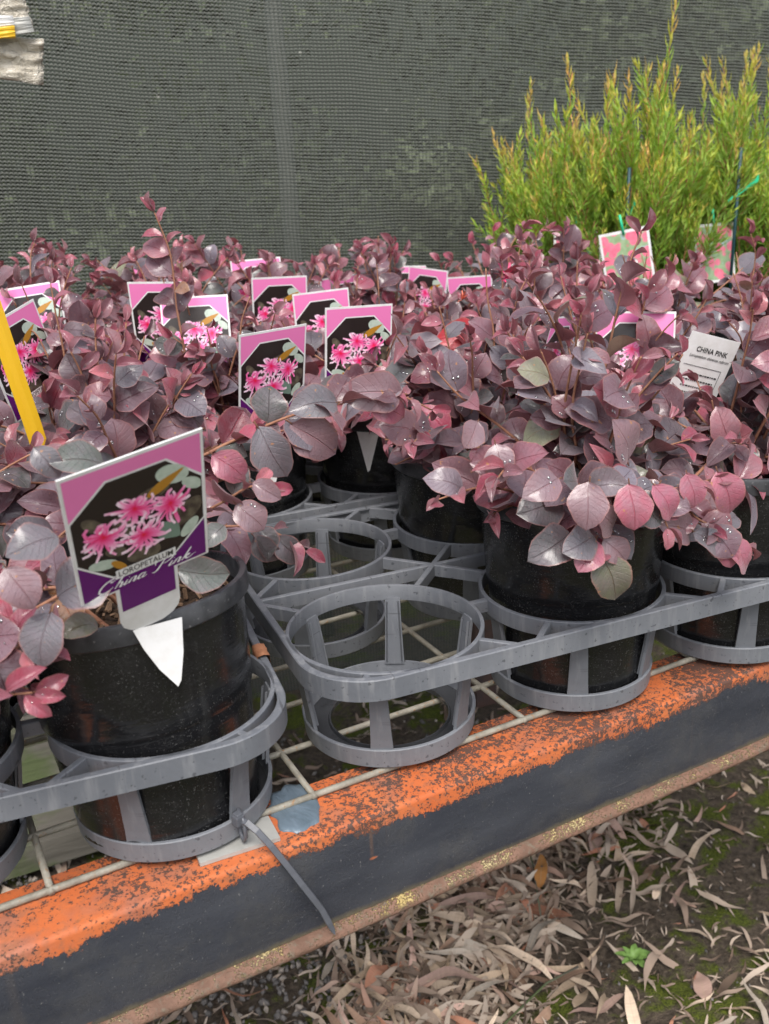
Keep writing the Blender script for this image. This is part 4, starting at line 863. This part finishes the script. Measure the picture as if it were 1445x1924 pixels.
# single leaves that hang over rims and cells: plant, base, tip, colour, shape
GREY, GRN, DUSTY, ROSE, OLV, DARK = (.145, .145, .16), (.12, .145, .13), (.25, .150, .17), (.40, .11, .16), (.14, .15, .09), (.085, .085, .09)
for k_, a, b, c, mi in (('A0', (-.217, -.118, .190), (-.229, -.130, .165), GREY, 3), ('A0', (-.149, -.060, .173), (-.117, -.068, .167), GRN, 4), ('A0', (-.194, -.088, .164), (-.216, -.096, .165), OLV, 4),
    ('A0', (-.234, -.120, .217), (-.224, -.130, .195), DUSTY, 0), ('A0', (-.206, -.110, .222), (-.234, -.118, .221), GREY, 0), ('A0', (-.215, -.100, .186), (-.184, -.108, .202), GREY, 3), ('A0', (-.113, -.020, .227), (-.093, -.028, .208), ROSE, 1),
    ('A0', (-.104, -.030, .197), (-.088, -.038, .178), DUSTY, 6), ('A0', (-.093, -.030, .208), (-.076, -.038, .196), DUSTY, 4), ('A0', (-.110, -.030, .184), (-.128, -.038, .176), GRN, 1), ('A0', (-.175, -.05, .238), (-.206, -.058, .247), GRN, 4),
    ('A0', (-.211, -.05, .254), (-.200, -.058, .236), GREY, 1), ('A1', (-.044, .050, .221), (-.010, .042, .192), DUSTY, 1), ('A1', (-.069, .040, .225), (-.052, .032, .184), GREY, 4), ('A1', (-.074, 0, .160), (-.056, -.008, .138), DARK, 5),
    ('A1', (-.088, 0, .163), (-.074, -.008, .142), DARK, 5), ('A1', (-.005, .050, .229), (-.046, .042, .231), GREY, 4), ('A1', (.015, .050, .230), (.044, .042, .211), ROSE, 5), ('A1', (.044, .050, .228), (-.004, .042, .238), DUSTY, 5),
    ('B0', (.110, -.100, .149), (.119, -.110, .112), OLV, 1), ('B0', (.097, -.09, .159), (.060, -.098, .151), DARK, 1), ('B0', (.107, -.1, .158), (.077, -.108, .156), GREY, 0), ('B0', (.107, -.1, .157), (.086, -.112, .142), ROSE, 0), ('B0', (.111, -.1, .157), (.126, -.108, .138), DUSTY, 0),
    ('B0', (.121, -.112, .196), (.120, -.122, .165), (.42, .11, .16), 0), ('B0', (.093, -.112, .202), (.084, -.122, .172), DUSTY, 0), ('B0', (.080, -.1, .201), (.050, -.108, .197), DUSTY, 7), ('B0', (.102, -.07, .172), (.062, -.078, .175), DARK, 0),
    ('B0', (.154, -.10, .186), (.130, -.110, .162), GREY, 6), ('B0', (.140, -.11, .191), (.152, -.120, .166), (.44, .11, .17), 1), ('B0', (.170, -.105, .192), (.173, -.113, .168), ROSE, 0), ('B0', (.194, -.105, .190), (.203, -.115, .158), ROSE, 1),
    ('B0', (.057, -.06, .218), (.058, -.070, .192), DUSTY, 9), ('B0', (.051, -.05, .230), (.036, -.060, .216), DUSTY, 0), ('B0', (.158, -.06, .187), (.141, -.068, .223), DUSTY, 6), ('B0', (.119, -.1, .159), (.101, -.110, .181), DUSTY, 0),
    ('B2', (.198, -.08, .137), (.165, -.088, .151), DUSTY, 4), ('B2', (.218, -.09, .131), (.237, -.100, .105), ROSE, 1), ('B2', (.215, -.09, .133), (.218, -.100, .112), ROSE, 0), ('B2', (.190, -.09, .143), (.210, -.100, .125), GREY, 7),
    ('D0', (.193, .22, .235), (.150, .212, .235), (.50, .015, .025), 5), ('D0', (.178, .21, .226), (.153, .202, .222), (.42, .03, .035), 5)):
    pl = SHR[k_]; a, b = Vector(a), Vector(b); L = (b - a).length; rg = random.Random(int(a.x * 1e4) + 7)
    d = (b - a).normalized(); nr = Vector((-.25 + rg.gauss(0, .2), -.8, .55 + rg.gauss(0, .2))); x = d.cross(nr).normalized(); z = x.cross(d)
    m = Matrix((x, d, z)).transposed().to_4x4() @ Matrix.Diagonal((L * .86, L * .95, L, 1)); m.translation = a - Vector(pl.location)
    o = bpy.data.objects.new('leaf', LEAF[mi]); COL.objects.link(o); o.parent = pl; o.matrix_basis = pl.rotation_euler.to_matrix().to_4x4().inverted() @ m; o.color = (*c, 1)

# ------------------------------------------------------------------ labels
label(POSES['L1'], 'large pink and purple label clipped to the rim of the nearest pot', tongue=[(-.1784, -.0902, .1561), (-.1744, -.0911, .1444), (-.1678, -.0920, .1308), (-.1592, -.0924, .1182), (-.1570, -.0917, .1213), (-.1535, -.0893, .1367), (-.1515, -.0866, .1561)])
label(POSES['L2'], 'pink and purple label turned slightly left, in the pot just behind the empty cells', tongue=[(-.0133, .2654, .1416), (-.0127, .2647, .1289), (-.0104, .2647, .1208), (.0005, .2666, .105), (.0066, .2693, .1189), (.0119, .2722, .1396)])
label(POSES['L3'], 'square-on pink and purple label right of the picture centre, long white tongue below the rim', tongue=[(.0897, .2824, .1422), (.0968, .2758, .0991), (.0987, .2747, .1007), (.109, .2698, .1412)])
for nm, tx in (('L4', 'pink label overlapped by the square-on label at the centre'), ('L5', 'pink label behind the two centre labels, flowers half visible'), ('L6', 'small far pink label corner just above the centre group'),
               ('L17', 'far pink label mostly buried in leaves below the tall left shoot'), ('L8', 'pink label left of centre with its purple lower corner showing'), ('L9', 'pink label overlapping the left-centre label, only its top and edge showing'),
               ('L10', 'pink label near the left edge behind the tilted one'), ('L11', 'steeply tilted pink label beside the yellow stake'), ('L7', 'far pink label top edge right of the centre group'),
               ('L14', 'farthest pink label strip near the cloth, right of centre'), ('L12', 'small turned pink label with a dark octagon corner, right of centre'), ('L13', 'small angled pink label beside the pink blossom'),
               ('L15', 'narrow edge-on pink label among the right leaves'), ('L16', 'wide pink label behind the tall dark shoot on the right')):
    label(POSES[nm], tx)

# back of a label, white with print
bl = empty('plant_label', (.308, .098, .117), (.167, .295, -.277)); tag(bl, 'white back of a label with small black print, leaning right among the leaves', 'plant label')
mb = MB(); extrude(mb, [(-.0225, 0), (.0225, 0), (.0225, .125), (-.0225, .125)], 0, .0008, 0); extrude(mb, [(-.008, .0001), (.008, .0001), (.006, -.05), (0, -.07), (-.006, -.05)], .0001, .0007, 0)
link('card', mb.mesh('card', M['card']), bl)
link('title_lettering', text_mesh('CHINA PINK', .0062, M['ink'], 0, .82, .00012), bl, (.0015, -.0004, .1115)); link('species_lettering', text_mesh('Loropetalum chinense rubrum', .0037, M['ink'], .25, .80, .00004), bl, (.0015, -.0004, .1055))
mb = MB(); mb.box((.0165, -.0003, .073), (.0003, .0002, .048)); mb.box((-.001, -.0003, .097), (.035, .0002, .0003))
link('ruled_line', mb.mesh('ruled_line', M['ink']), bl)
mb = MB()
rng = random.Random(9)
for r in range(7):
    x = -.014
    while x < .013:
        wd = rng.uniform(.0008, .0026); mb.box((x + wd / 2, -.0003, .090 - r * .0056), (wd, .0002, .0012)); x += wd + .0007
link('small_print', mb.mesh('small_print', M['ink']), bl, kind='stuff')
mb = MB(); mb.tube([(-.010, -.0003, .024), (-.009, -.0003, .029), (-.0105, -.0003, .033)], .0016, 6); mb.box((.0, -.0003, .026), (.0003, .0002, .010)); mb.box((.008, -.0003, .020), (.005, .0002, .0004)); mb.box((.0065, -.0003, .020), (.0009, .0002, .0016)); mb.box((.0095, -.0003, .020), (.0009, .0002, .0016))
link('size_marks', mb.mesh('size_marks', M['ink']), bl)

# ------------------------------------------------------------------ green feathery shrubs
def shoot_proto(seed, H):
    rng = random.Random(seed); mb = MB(); lf = MB()
    def axis(p, d, L, r, dens, lead):
        n = max(5, int(L / .016)); pts = [p]; dd = d.copy()
        for i in range(n): dd = (dd + Vector((rng.gauss(0, .05), rng.gauss(0, .05), .05))).normalized(); pts.append(pts[-1] + dd * L / n)
        mb.tube(pts, [r * (1 - .75 * i / n) for i in range(n + 1)], 4)
        cnt = int(L / dens)
        for q in range(cnt):
            t = .06 + .94 * q / cnt; i = min(n - 1, int(t * n)); b = pts[i].lerp(pts[i + 1], t * n - i); ax_ = (pts[i + 1] - pts[i]).normalized()
            a = q * 2.4 + rng.uniform(-.4, .4); pr_ = ax_.orthogonal().normalized(); pr2 = ax_.cross(pr_)
            out = pr_ * math.cos(a) + pr2 * math.sin(a); sp = rng.uniform(.28, .8) * (1 - .6 * t) + .10; ld = (ax_ * math.cos(sp) + out * math.sin(sp)).normalized()
            Ln = rng.uniform(.014, .027) * (1 - .45 * max(0, t - .6)); wd = rng.uniform(.0013, .0021); sd = ld.cross(out).normalized()
            bow = out * Ln * .10; m_ = b + ld * Ln * .5 + bow * .6
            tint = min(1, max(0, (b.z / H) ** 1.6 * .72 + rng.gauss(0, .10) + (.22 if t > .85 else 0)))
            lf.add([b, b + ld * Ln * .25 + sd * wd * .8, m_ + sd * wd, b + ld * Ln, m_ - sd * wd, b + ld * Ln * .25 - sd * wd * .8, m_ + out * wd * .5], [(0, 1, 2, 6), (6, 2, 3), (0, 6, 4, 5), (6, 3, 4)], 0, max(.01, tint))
        return pts
    main = axis(Vector((0, 0, 0)), Vector((rng.gauss(0, .08), rng.gauss(0, .08), 1)).normalized(), H, .0017, .0042, True)
    for i in range(int(H / .034)):
        t = rng.uniform(.12, .86); p = main[int(t * (len(main) - 1))]; a = rng.uniform(0, 6.28); el = rng.uniform(.25, .6)
        axis(p, Vector((math.cos(a) * math.sin(el), math.sin(a) * math.sin(el), math.cos(el))), rng.uniform(.05, .13) * (1.1 - .6 * t), .0009, .0036, False)
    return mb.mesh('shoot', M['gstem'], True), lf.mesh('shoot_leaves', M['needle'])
SH = [shoot_proto(70 + i, h) for i, h in enumerate((.24, .27, .30, .33, .30, .26))]
def green_shrub(cx, cy, n, spread, hts, seed, lab, lead=None):
    rng = random.Random(seed); pl = empty('feathery_shrub', (cx, cy, .0045)); tag(pl, lab, 'potted shrub', 'green feathery shrubs in the back row')
    link('pot_body', POT[0], pl); link('pot_rim', POT[1], pl); link('potting_mix', POT[2], pl)
    for i in range(n):
        a = 2 * math.pi * i / n * 2.6 + rng.uniform(-.3, .3); r = spread * math.sqrt((i + .5) / n); H = hts * (1 - .30 * (r / spread) ** 2) * rng.uniform(.74, 1.12); me, lv = SH[rng.randrange(len(SH))]
        x, y = r * math.cos(a), r * math.sin(a); s = H / .29
        m = Matrix.Translation((x * .45, y * .45, .122)) @ Euler((-y * 2.4 * rng.uniform(.6, 1.3), x * 2.4 * rng.uniform(.6, 1.3), 0)).to_matrix().to_4x4() @ Matrix.Rotation(rng.uniform(0, 6.3), 4, 'Z') @ Matrix.Diagonal((s ** .35, s ** .35, s, 1))
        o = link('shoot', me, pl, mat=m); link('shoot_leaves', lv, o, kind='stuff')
    for x, y, s in (lead or []):
        o = link('shoot', SH[3][0], pl, mat=Matrix.Translation((x, y, .122)) @ Matrix.Diagonal((1, 1, s, 1))); link('shoot_leaves', SH[3][1], o, kind='stuff')
    return pl
green_shrub(.635, .770, 40, .115, .335, 1, 'leftmost green feathery shrub with orange tips, against the shade cloth')
green_shrub(.735, .700, 44, .12, .345, 2, 'green feathery shrub with the tallest single leader reaching the top of the picture', lead=[(.035, .0, 1.38), (.060, .02, 1.12)])
green_shrub(.905, .690, 44, .12, .325, 3, 'green feathery shrub right of the tallest leader')
green_shrub(1.06, .700, 34, .12, .32, 4, 'green feathery shrub cut by the right picture edge')
green_shrub(.70, .865, 22, .12, .34, 5, 'green feathery shrub standing behind the first two in the back row')
green_shrub(1.02, .87, 20, .12, .34, 6, 'green feathery shrub behind the right-hand ones, touching the cloth')
def glabel(pose, tx, stake=True, tie=True):
    t = empty('plant_label', pose[:3], pose[3:]); tag(t, tx, 'plant label')
    mb = MB(); extrude(mb, [(-.035, 0), (.035, 0), (.035, .088), (-.035, .088)], 0, .0008, 0); link('card', mb.mesh('card', M['card']), t)
    mb = MB(); mb.add([(-.0315, -.0002, .004), (.0315, -.0002, .004), (.0315, -.0002, .084), (-.0315, -.0002, .084)], [(0, 1, 2, 3)]); link('print', mb.mesh('print', M['gprint']), t)
    mb = MB(); mb.tube([(.0, -.0012, .082), (-.002, -.002, .11)], .0019, 5); link('tie_ribbon', mb.mesh('tie_ribbon', M['ribbon'], True), t)
glabel((.646, .612, .190, -.03, -.174, -.624), 'blurred red-flower label leaning left in front of the green shrubs')
glabel((.822, .640, .186, -.172, -.006, -.085), 'red-flower label half hidden by green stems at the right')
glabel((.611, .700, .185, -.139, -.003, -.41), 'red-flower label buried behind the burgundy tips at the left green shrub')
glabel((.760, .700, .205, -.208, .074, .016), 'far red-flower label edge showing behind the leaning one')
for (x, y, tx, h) in ((.665, .66, 'dark green stake with a green ribbon above the leaning red-flower label', .36), (.840, .63, 'dark green stake with a flying green ribbon at the right', .38)):
    mb = MB(); mb.tube([(x, y, .13), (x + .004, y, h)], .0028, 6, 0); st = tag(link('plant_stake', mb.mesh('plant_stake', M['gstake'], True)), tx, 'plant stake')
    mb = MB(); vs = []
    for i in range(7):
        t = i / 6; p = Vector((x + .002 + (.055 if x > .8 else .018) * (t - .35), y - .004, (.285 if x < .8 else .315) + (.030 if x > .8 else .04) * (t - .3))); wd = .002 + .004 * t
        vs += [p + Vector((0, 0, wd)), p - Vector((0, 0, wd * .8))]
    mb.add(vs, [(2 * i, 2 * i + 1, 2 * i + 3, 2 * i + 2) for i in range(6)]); link('tie_ribbon', mb.mesh('tie_ribbon', M['ribbon'], True), st)

# ------------------------------------------------------------------ small flowers and odd red leaves as parts of nothing: blossoms on the shrubs
def blossom(c, r, col, seed, tx):
    rng = random.Random(seed); mb = MB()
    for i in range(16):
        a = rng.uniform(0, 6.28); el = rng.uniform(-.2, 1.3); d = Vector((math.cos(a) * math.cos(el), math.sin(a) * math.cos(el) - .3, math.sin(el))).normalized(); p = Vector((0, 0, 0)); pts = []
        L = r * rng.uniform(.6, 1.1); dr = Vector((rng.gauss(0, .3), rng.gauss(0, .3), -.35))
        for s in range(5): pts.append(p.copy()); d = (d + dr * .25).normalized(); p = p + d * L / 4
        sd = d.cross(Vector((0, 0, 1))).normalized() * r * .07; vs = []
        for q in pts: vs += [q - sd, q + sd]
        mb.add(vs, [(2 * s, 2 * s + 1, 2 * s + 3, 2 * s + 2) for s in range(4)])
    return tag(link('blossom', mb.mesh('blossom', plain('petal', col, .5)), None, c), tx, 'blossom')
blossom((.300, .36, .262), .017, (.62, .05, .16), 1, 'bright pink ribbon-petalled blossom over the small angled label')
blossom((.216, .30, .252), .010, (.62, .16, .10), 2, 'small faded coral blossom right of the square-on label')
blossom((.196, .16, .230), .010, (.50, .20, .07), 3, 'withered orange blossom below the small coral one')

STK = ((-.178, .190, .110), (-.188, .205, .150), (-0.196, 0.21, 0.157), (-0.202, 0.21, 0.204), (-0.209, 0.21, 0.251), (-0.215, 0.21, 0.295), (-0.223, 0.21, 0.349), (-.236, .12, .458))
# ------------------------------------------------------------------ yellow stake with weathered sign
sg = empty('stake_sign', (-.185, .21, .10)); tag(sg, 'yellow plastic stake carrying a weathered film-wrapped sign at the top left', 'sign')
b0 = Vector(sg.location)
mb = MB(); pts = [Vector(q) - b0 for q in STK]
vs = []
for p in pts:
    for a, b_ in ((-.0064, -.001), (-.002, -.0025), (.002, -.0025), (.0064, -.001), (.0064, .0012), (-.0064, .0012)): vs.append(p + Vector((a, b_, a * .16)))
mb.add(vs, [(i * 6 + k_, i * 6 + (k_ + 1) % 6, (i + 1) * 6 + (k_ + 1) % 6, (i + 1) * 6 + k_) for i in range(len(pts) - 1) for k_ in range(6)] + [(5, 4, 3, 2, 1, 0)])
link('stake', mb.mesh('stake', M['yellow']), sg)
def sheet(name, q, mat, amp, seed, n=26, th=.0006):
    q = [Vector(p) - b0 for p in q]; mb = MB(); vs = []
    for j in range(n + 1):
        for i in range(n + 1):
            u, v = i / n, j / n; p = q[0].lerp(q[1], u).lerp(q[3].lerp(q[2], u), v); nz = noise.noise(Vector((u * 6 + seed, v * 4, seed))) + .5 * noise.noise(Vector((u * 17, v * 13 + seed, 2)))
            e = amp * nz; vs.append(p + Vector((amp * .5 * noise.noise(Vector((v * 9, seed, 1))) * u, e, amp * .4 * noise.noise(Vector((u * 11, seed, 4))))))
    mb.add(vs, [(j * (n + 1) + i, j * (n + 1) + i + 1, (j + 1) * (n + 1) + i + 1, (j + 1) * (n + 1) + i) for j in range(n) for i in range(n)])
    o = link(name, mb.mesh(name, mat, True), sg); so_ = o.modifiers.new('thickness', 'SOLIDIFY'); so_.thickness = th; return o
sheet('upper_film', [(-.29, .052, .448), (-.1695, .052, .4625), (-.1745, .052, .490), (-.30, .052, .52)], M['film'], .004, 1)
sheet('dark_film', [(-.29, .049, .446), (-.1700, .049, .4615), (-.1715, .049, .4690), (-.29, .049, .460)], M['zinc'], .001, 5)
sheet('lower_film', [(-.29, .054, .452), (-.1690, .054, .4345), (-.1655, .054, .4585), (-.29, .054, .462)], M['film'], .005, 2)
sheet('white_card', [(-.29, .046, .452), (-.1800, .046, .4645), (-.1802, .046, .4690), (-.29, .046, .468)], M['card'], .0006, 3)
sheet('yellow_strip', [(-.29, .0455, .446), (-.1805, .0455, .4588), (-.1802, .0455, .4640), (-.29, .0455, .4515)], M['yellow'], .0004, 4, th=.002)

# ------------------------------------------------------------------ shade cloth and what stands behind it
cl_y = 1.10; nxc, nzc = 90, 40; vs = []
for j in range(nzc + 1):
    for i in range(nxc + 1):
        x = -.9 + 3.9 * i / nxc; z = -.62 + 2.1 * j / nzc
        vs.append((x, cl_y - .05 * x + .012 * noise.noise(Vector((x * 2.2, z * 1.1, 0))) + .004 * noise.noise(Vector((x * 9, z * 5, 2))), z))
mb = MB(); mb.add(vs, [(j * (nxc + 1) + i, j * (nxc + 1) + i + 1, (j + 1) * (nxc + 1) + i + 1, (j + 1) * (nxc + 1) + i) for j in range(nzc) for i in range(nxc)])
cl = link('shade_cloth', mb.mesh('shade_cloth', M['cloth'], True)); tag(cl, 'dark grey knitted shade cloth hung behind the bench', 'shade cloth')
mb = MB(); mb.tube([(.360, 1.30, -.60), (.353, 1.30, 0), (.345, 1.30, 1.5)], .017, 14); tag(link('support_pole', mb.mesh('support_pole', M['pole'], True)), 'pale round pole dimly seen through the shade cloth', 'pole')
mb = MB(); mb.box((1.6, 1.33, .775), (2.6, .04, .045)); tag(link('timber_rail', mb.mesh('timber_rail', M['pole'])), 'pale horizontal rail behind the cloth at the top right', 'rail')
rng = random.Random(4); hm = MB()
for c in range(210):
    cx, cz = rng.uniform(-1.2, 3.6), rng.uniform(-.45, 1.45); cy = rng.uniform(1.9, 2.9); R_ = rng.uniform(.14, .30); tn = rng.random()
    for i in range(260):
        d = Vector((rng.gauss(0, 1), rng.gauss(0, 1), rng.gauss(0, 1))).normalized() * R_ * rng.uniform(.5, 1); p = Vector((cx, cy, cz)) + d
        a = Vector((rng.gauss(0, 1), rng.gauss(0, 1), rng.gauss(0, 1))).normalized() * .020; b_ = a.cross(d).normalized() * .010
        hm.add([p - a, p + b_, p + a, p - b_], [(0, 1, 2, 3)], 0, min(1, max(.01, tn * .75 + rng.gauss(.1, .12))))
o = link('hedge_foliage', hm.mesh('hedge_foliage', M['hedge']), kind='stuff'); o['label'] = 'green hedge foliage dimly seen through the shade cloth'
mb = MB(); mb.box((1.2, 3.4, .5), (7, .1, 2.6)); o = link('boundary_fence', mb.mesh('boundary_fence', plain('dark_green_fence', (.045, .06, .045), .8))); tag(o, 'dark fence beyond the hedge behind the cloth', 'fence')

# ------------------------------------------------------------------ under the bench: old boards
for i, (yy, lb) in enumerate(((.78, 'front old mossy board lying under the bench'), (.93, 'middle old mossy board lying under the bench'), (1.10, 'rear old mossy board lying under the bench'))):
    mb = MB(); mb.box((-.45, yy, -.555 + .002 * i), (1.0, .12, .045), Matrix.Rotation(.05 + .02 * i, 3, 'Z')); o = link('timber_board', mb.mesh('timber_board', M['timber'])); tag(o, lb, 'timber board', 'old boards under the bench')

# ------------------------------------------------------------------ fallen leaves, gravel, weed
def gum_leaf(seed, wd, bend, twist):
    mb = MB(); n = 9; vs = []; uvs = []
    for i in range(n + 1):
        u = i / n; w_ = wd * math.sin(math.pi * u ** .85) ** .8 if 0 < i < n else 0; x = bend * (u * (1 - u)) * 4 * .25; z = .05 * math.sin(u * 5 + seed) + .03 * math.sin(u * 11 + seed * 2); tw = twist * (u - .5) + .2
        for j in range(3):
            s = j - 1; vs.append((x + s * w_ * math.cos(tw), u - .5, z + s * w_ * math.sin(tw) + (.25 * w_ if s else 0))); uvs.append((u, j / 2))
    mb.add(vs, [(i * 3 + j, i * 3 + j + 1, (i + 1) * 3 + j + 1, (i + 1) * 3 + j) for i in range(n) for j in range(2)]); me = mb.mesh('fallen_leaf', M['dry'], True)
    ul = me.uv_layers.new(name='UV'); ul.data.foreach_set('uv', [c for l in me.loops for c in uvs[l.vertex_index]]); return me, mb
GL = [gum_leaf(i, random.Random(i).uniform(.042, .085), (0, .1, -.15, .25, -.3, .5, -.45, .05, .75, -.2)[i], random.Random(i + 90).uniform(-2.2, 2.2)) for i in range(10)]
BL = [gum_leaf(30, .16, .2, .5), gum_leaf(31, .20, -.3, -.6), gum_leaf(32, .22, .1, .8)]
DP = [(((.43, .34, .25)), 'pale tan'), (((.55, .45, .35)), 'creamy tan'), (((.27, .18, .13)), 'brown'), (((.42, .21, .14)), 'reddish brown'), (((.38, .34, .29)), 'greyish'), (((.47, .33, .28)), 'dusty pinkish')]
rng = random.Random(77)
def dens(x, y):
    px, py, d = to_px((x, y, GZ))
    if not (150 < px < 1520 and 1380 < py < 2000): return 0
    edge = 1690 + (px - 850) * -.43                # along the beam
    below = py - (1758 - (px - 640) * .425)
    if below < -90: return 0
    core = math.exp(-((px - (1010 - .55 * (py - 1550))) / 170) ** 2)
    left = .55 * math.exp(-((px - 780) / 160) ** 2 - ((py - 1850) / 110) ** 2)
    right = .045 + .22 * math.exp(-((px - 1330) / 110) ** 2 - ((py - 1890) / 60) ** 2)
    moss = .5 if px > 1150 and py < 1500 else 1
    return min(1, core * 1.0 + left + right) * (1 if px > 620 else .5) * moss
cnt = 0; tries = 0
grpname = 'dry leaves fallen on the ground beside the bench'
lit = MB(); used_l = set()
def where(px, py):
    below = py - (1758 - (px - 640) * .425)
    row = 'under the rusty lip' if below < 90 else ('at the bottom edge' if py > 1840 else 'farther out')
    col = ('by the left gravel', 'left of the thick litter', 'in the thick litter', 'beside the litter', 'near the green weed', 'on the mossy soil')[0 if px < 560 else 1 if px < 760 else 2 if px < 960 else 3 if px < 1110 else 4 if px < 1250 else 5]
    return col + ', ' + row
while cnt < 300 and tries < 60000:
    tries += 1; x, y = rng.uniform(-.1, .95), rng.uniform(-.05, .95)
    if rng.random() > dens(x, y): continue
    L = rng.uniform(.045, .110); gi = rng.randrange(len(GL)); me, _ = GL[gi]; ci = rng.choice((0, 0, 1, 1, 2, 3, 4, 5)); cl_, nm_ = DP[ci]; shp = 'straight' if gi in (0, 1, 7) else ('strongly bent' if gi in (5, 6, 8) else 'gently curved')
    if rng.random() < .10: me = rng.choice(BL)[0]; L *= .5; shp = 'broad'
    px, py, _ = to_px((x, y, GZ)); ln = 'long' if L > .095 else ('short' if L < .07 else 'medium')
    fac = rng.random(); tip = '' if fac < .4 else ('darker ' if fac < .7 else 'paler ')
    f_ = 1; tx_ = f'{ln} {shp} {tip}{nm_} leaf {where(px, py)}'
    if tx_ in used_l and tries < 50000: continue
    used_l.add(tx_)
    o = bpy.data.objects.new('fallen_leaf', me); COL.objects.link(o)
    o.location = (x, y, gh(x, y) + rng.uniform(.002, .013) * (1 if px < 1130 else .3) + .002); o.rotation_euler = (rng.gauss(0, .2), rng.gauss(0, .4), rng.uniform(0, 6.28)); o.scale = (L, L, L)
    f = (1.0 if tip == '' else (.70 if tip == 'darker ' else 1.28)) * rng.uniform(.88, 1.12); o.color = (cl_[0] * f, cl_[1] * f, cl_[2] * f, 1)
    tag(o, tx_, 'dead leaf', grpname); cnt += 1
def litter(n, fn, zr, Lr, seed):
    rng = random.Random(seed); k_ = 0; t = 0
    while k_ < n and t < n * 60:
        t += 1; x, y = rng.uniform(-.4, 1.2), rng.uniform(-.2, 1.0)
        if rng.random() > fn(x, y): continue
        src = rng.choice(GL)[1]; L = rng.uniform(*Lr); m = Matrix.Translation((x, y, gh(x, y) + rng.uniform(*zr))) @ Euler((rng.gauss(0, .3), rng.gauss(0, .3), rng.uniform(0, 6.28))).to_matrix().to_4x4() @ Matrix.Scale(L, 4)
        lit.add([m @ Vector(v_) for v_ in src.v], src.f, 0, min(1, max(.02, rng.gauss(.45, .25)))); k_ += 1
litter(800, lambda x, y: dens(x, y) ** 1.3, (.0, .012), (.03, .085), 1)
litter(1800, lambda x, y: .25 + .75 * dens(x, y) if dens(x, y) > 0 else .02, (.0, .005), (.010, .034), 2)
litter(420, lambda x, y: .3 if y > .3 and x < .6 else 0, (.0, .008), (.04, .09), 3)
o = link('leaf_litter', lit.mesh('leaf_litter', M['litter'], True), kind='stuff'); o['label'] = 'smaller dry leaf litter covering the ground beside and under the bench'
gm = MB(); rng = random.Random(5); k_ = 0
while k_ < 4200:
    x, y = rng.uniform(-.35, 1.1), rng.uniform(-.1, .95); px, py, _ = to_px((x, y, GZ)); pr_ = 1 if px < 760 and py > 1650 else (.35 if px < 900 and py > 1600 else .05)
    if rng.random() > pr_: k_ += .02; continue
    r = rng.uniform(.0025, .0075) if px < 900 else rng.uniform(.0015, .004); p = Vector((x, y, gh(x, y) + r * .3)); t = rng.random(); R_ = Euler((rng.uniform(0, 6), rng.uniform(0, 6), rng.uniform(0, 6))).to_matrix()
    vs = [p + R_ @ (Vector(q) * r * rng.uniform(.75, 1.15)) for q in ((1, 0, 0), (-1, 0, 0), (0, .8, 0), (0, -.8, 0), (0, 0, .6), (0, 0, -.6), (.6, .5, .35), (-.6, -.5, -.35))]
    gm.add(vs, [(0, 6, 4), (6, 2, 4), (2, 1, 4), (1, 7, 3), (1, 3, 4), (3, 0, 4), (0, 5, 2), (0, 2, 6), (2, 5, 1), (1, 5, 7), (7, 5, 3), (3, 5, 0)], 0, max(.02, t)); k_ += 1
o = link('gravel', gm.mesh('gravel', M['gravel'], True), kind='stuff'); o['label'] = 'small grey and brown stones on the soil under the beam edge'
wd = empty('weed', (.403, .223, gh(.403, .223) + .004)); tag(wd, 'small bright green rosette weed growing in the mossy soil', 'weed')
WM = plain('fresh_weed_green', (.19, .33, .08), .5); rng = random.Random(2); src = leaf_mesh(40, .3, .2, .40, 0); src.materials[0] = WM; src.materials[1] = WM
for i in range(13):
    a = i * 2.4; e = .25 + .05 * i; L = .026 * (1 - .035 * i); d = Vector((math.cos(a) * math.cos(e), math.sin(a) * math.cos(e), math.sin(e))); z = Vector((0, 0, 1)); x = d.cross(z).normalized(); m = Matrix((x, d, x.cross(d))).transposed().to_4x4() @ Matrix.Scale(L, 4); link('leaf', src, wd, mat=m)
def big_leaf(x, y, L, col, rot, tx, me=None):
    o = link('fallen_leaf', me or BL[0][0], None, (x, y, gh(x, y) + .018)); o.rotation_euler = (.1, -.15, rot); o.scale = (L,) * 3; o.color = (*col, 1); return tag(o, tx, 'dead leaf')
big_leaf(.372, .405, .062, (.46, .22, .07), -.6, 'broad orange-brown leaf lying on the litter near the beam')
big_leaf(.575, .555, .060, (.42, .22, .14), -.9, 'broad salmon-brown leaf tucked right under the rusty lip', BL[1][0])
big_leaf(.60, .12, .05, (.36, .15, .08), .4, 'reddish curled leaf standing on the soil near the weed', BL[2][0])
def sticks(pts, r, tx):
    mb = MB(); mb.tube([(x, y, gh(x, y) + .016) for x, y in pts], r, 5); tag(link('twig', mb.mesh('twig', M['timber'], True)), tx, 'twig')
sticks([(.12, .16), (.20, .20), (.28, .235), (.33, .24)], .0015, 'long straight grey twig across the litter at the bottom')
sticks([(.33, .33), (.37, .42), (.40, .50)], .0012, 'thin pale twig in the litter below the beam')
print('leaf objects', NL[0])
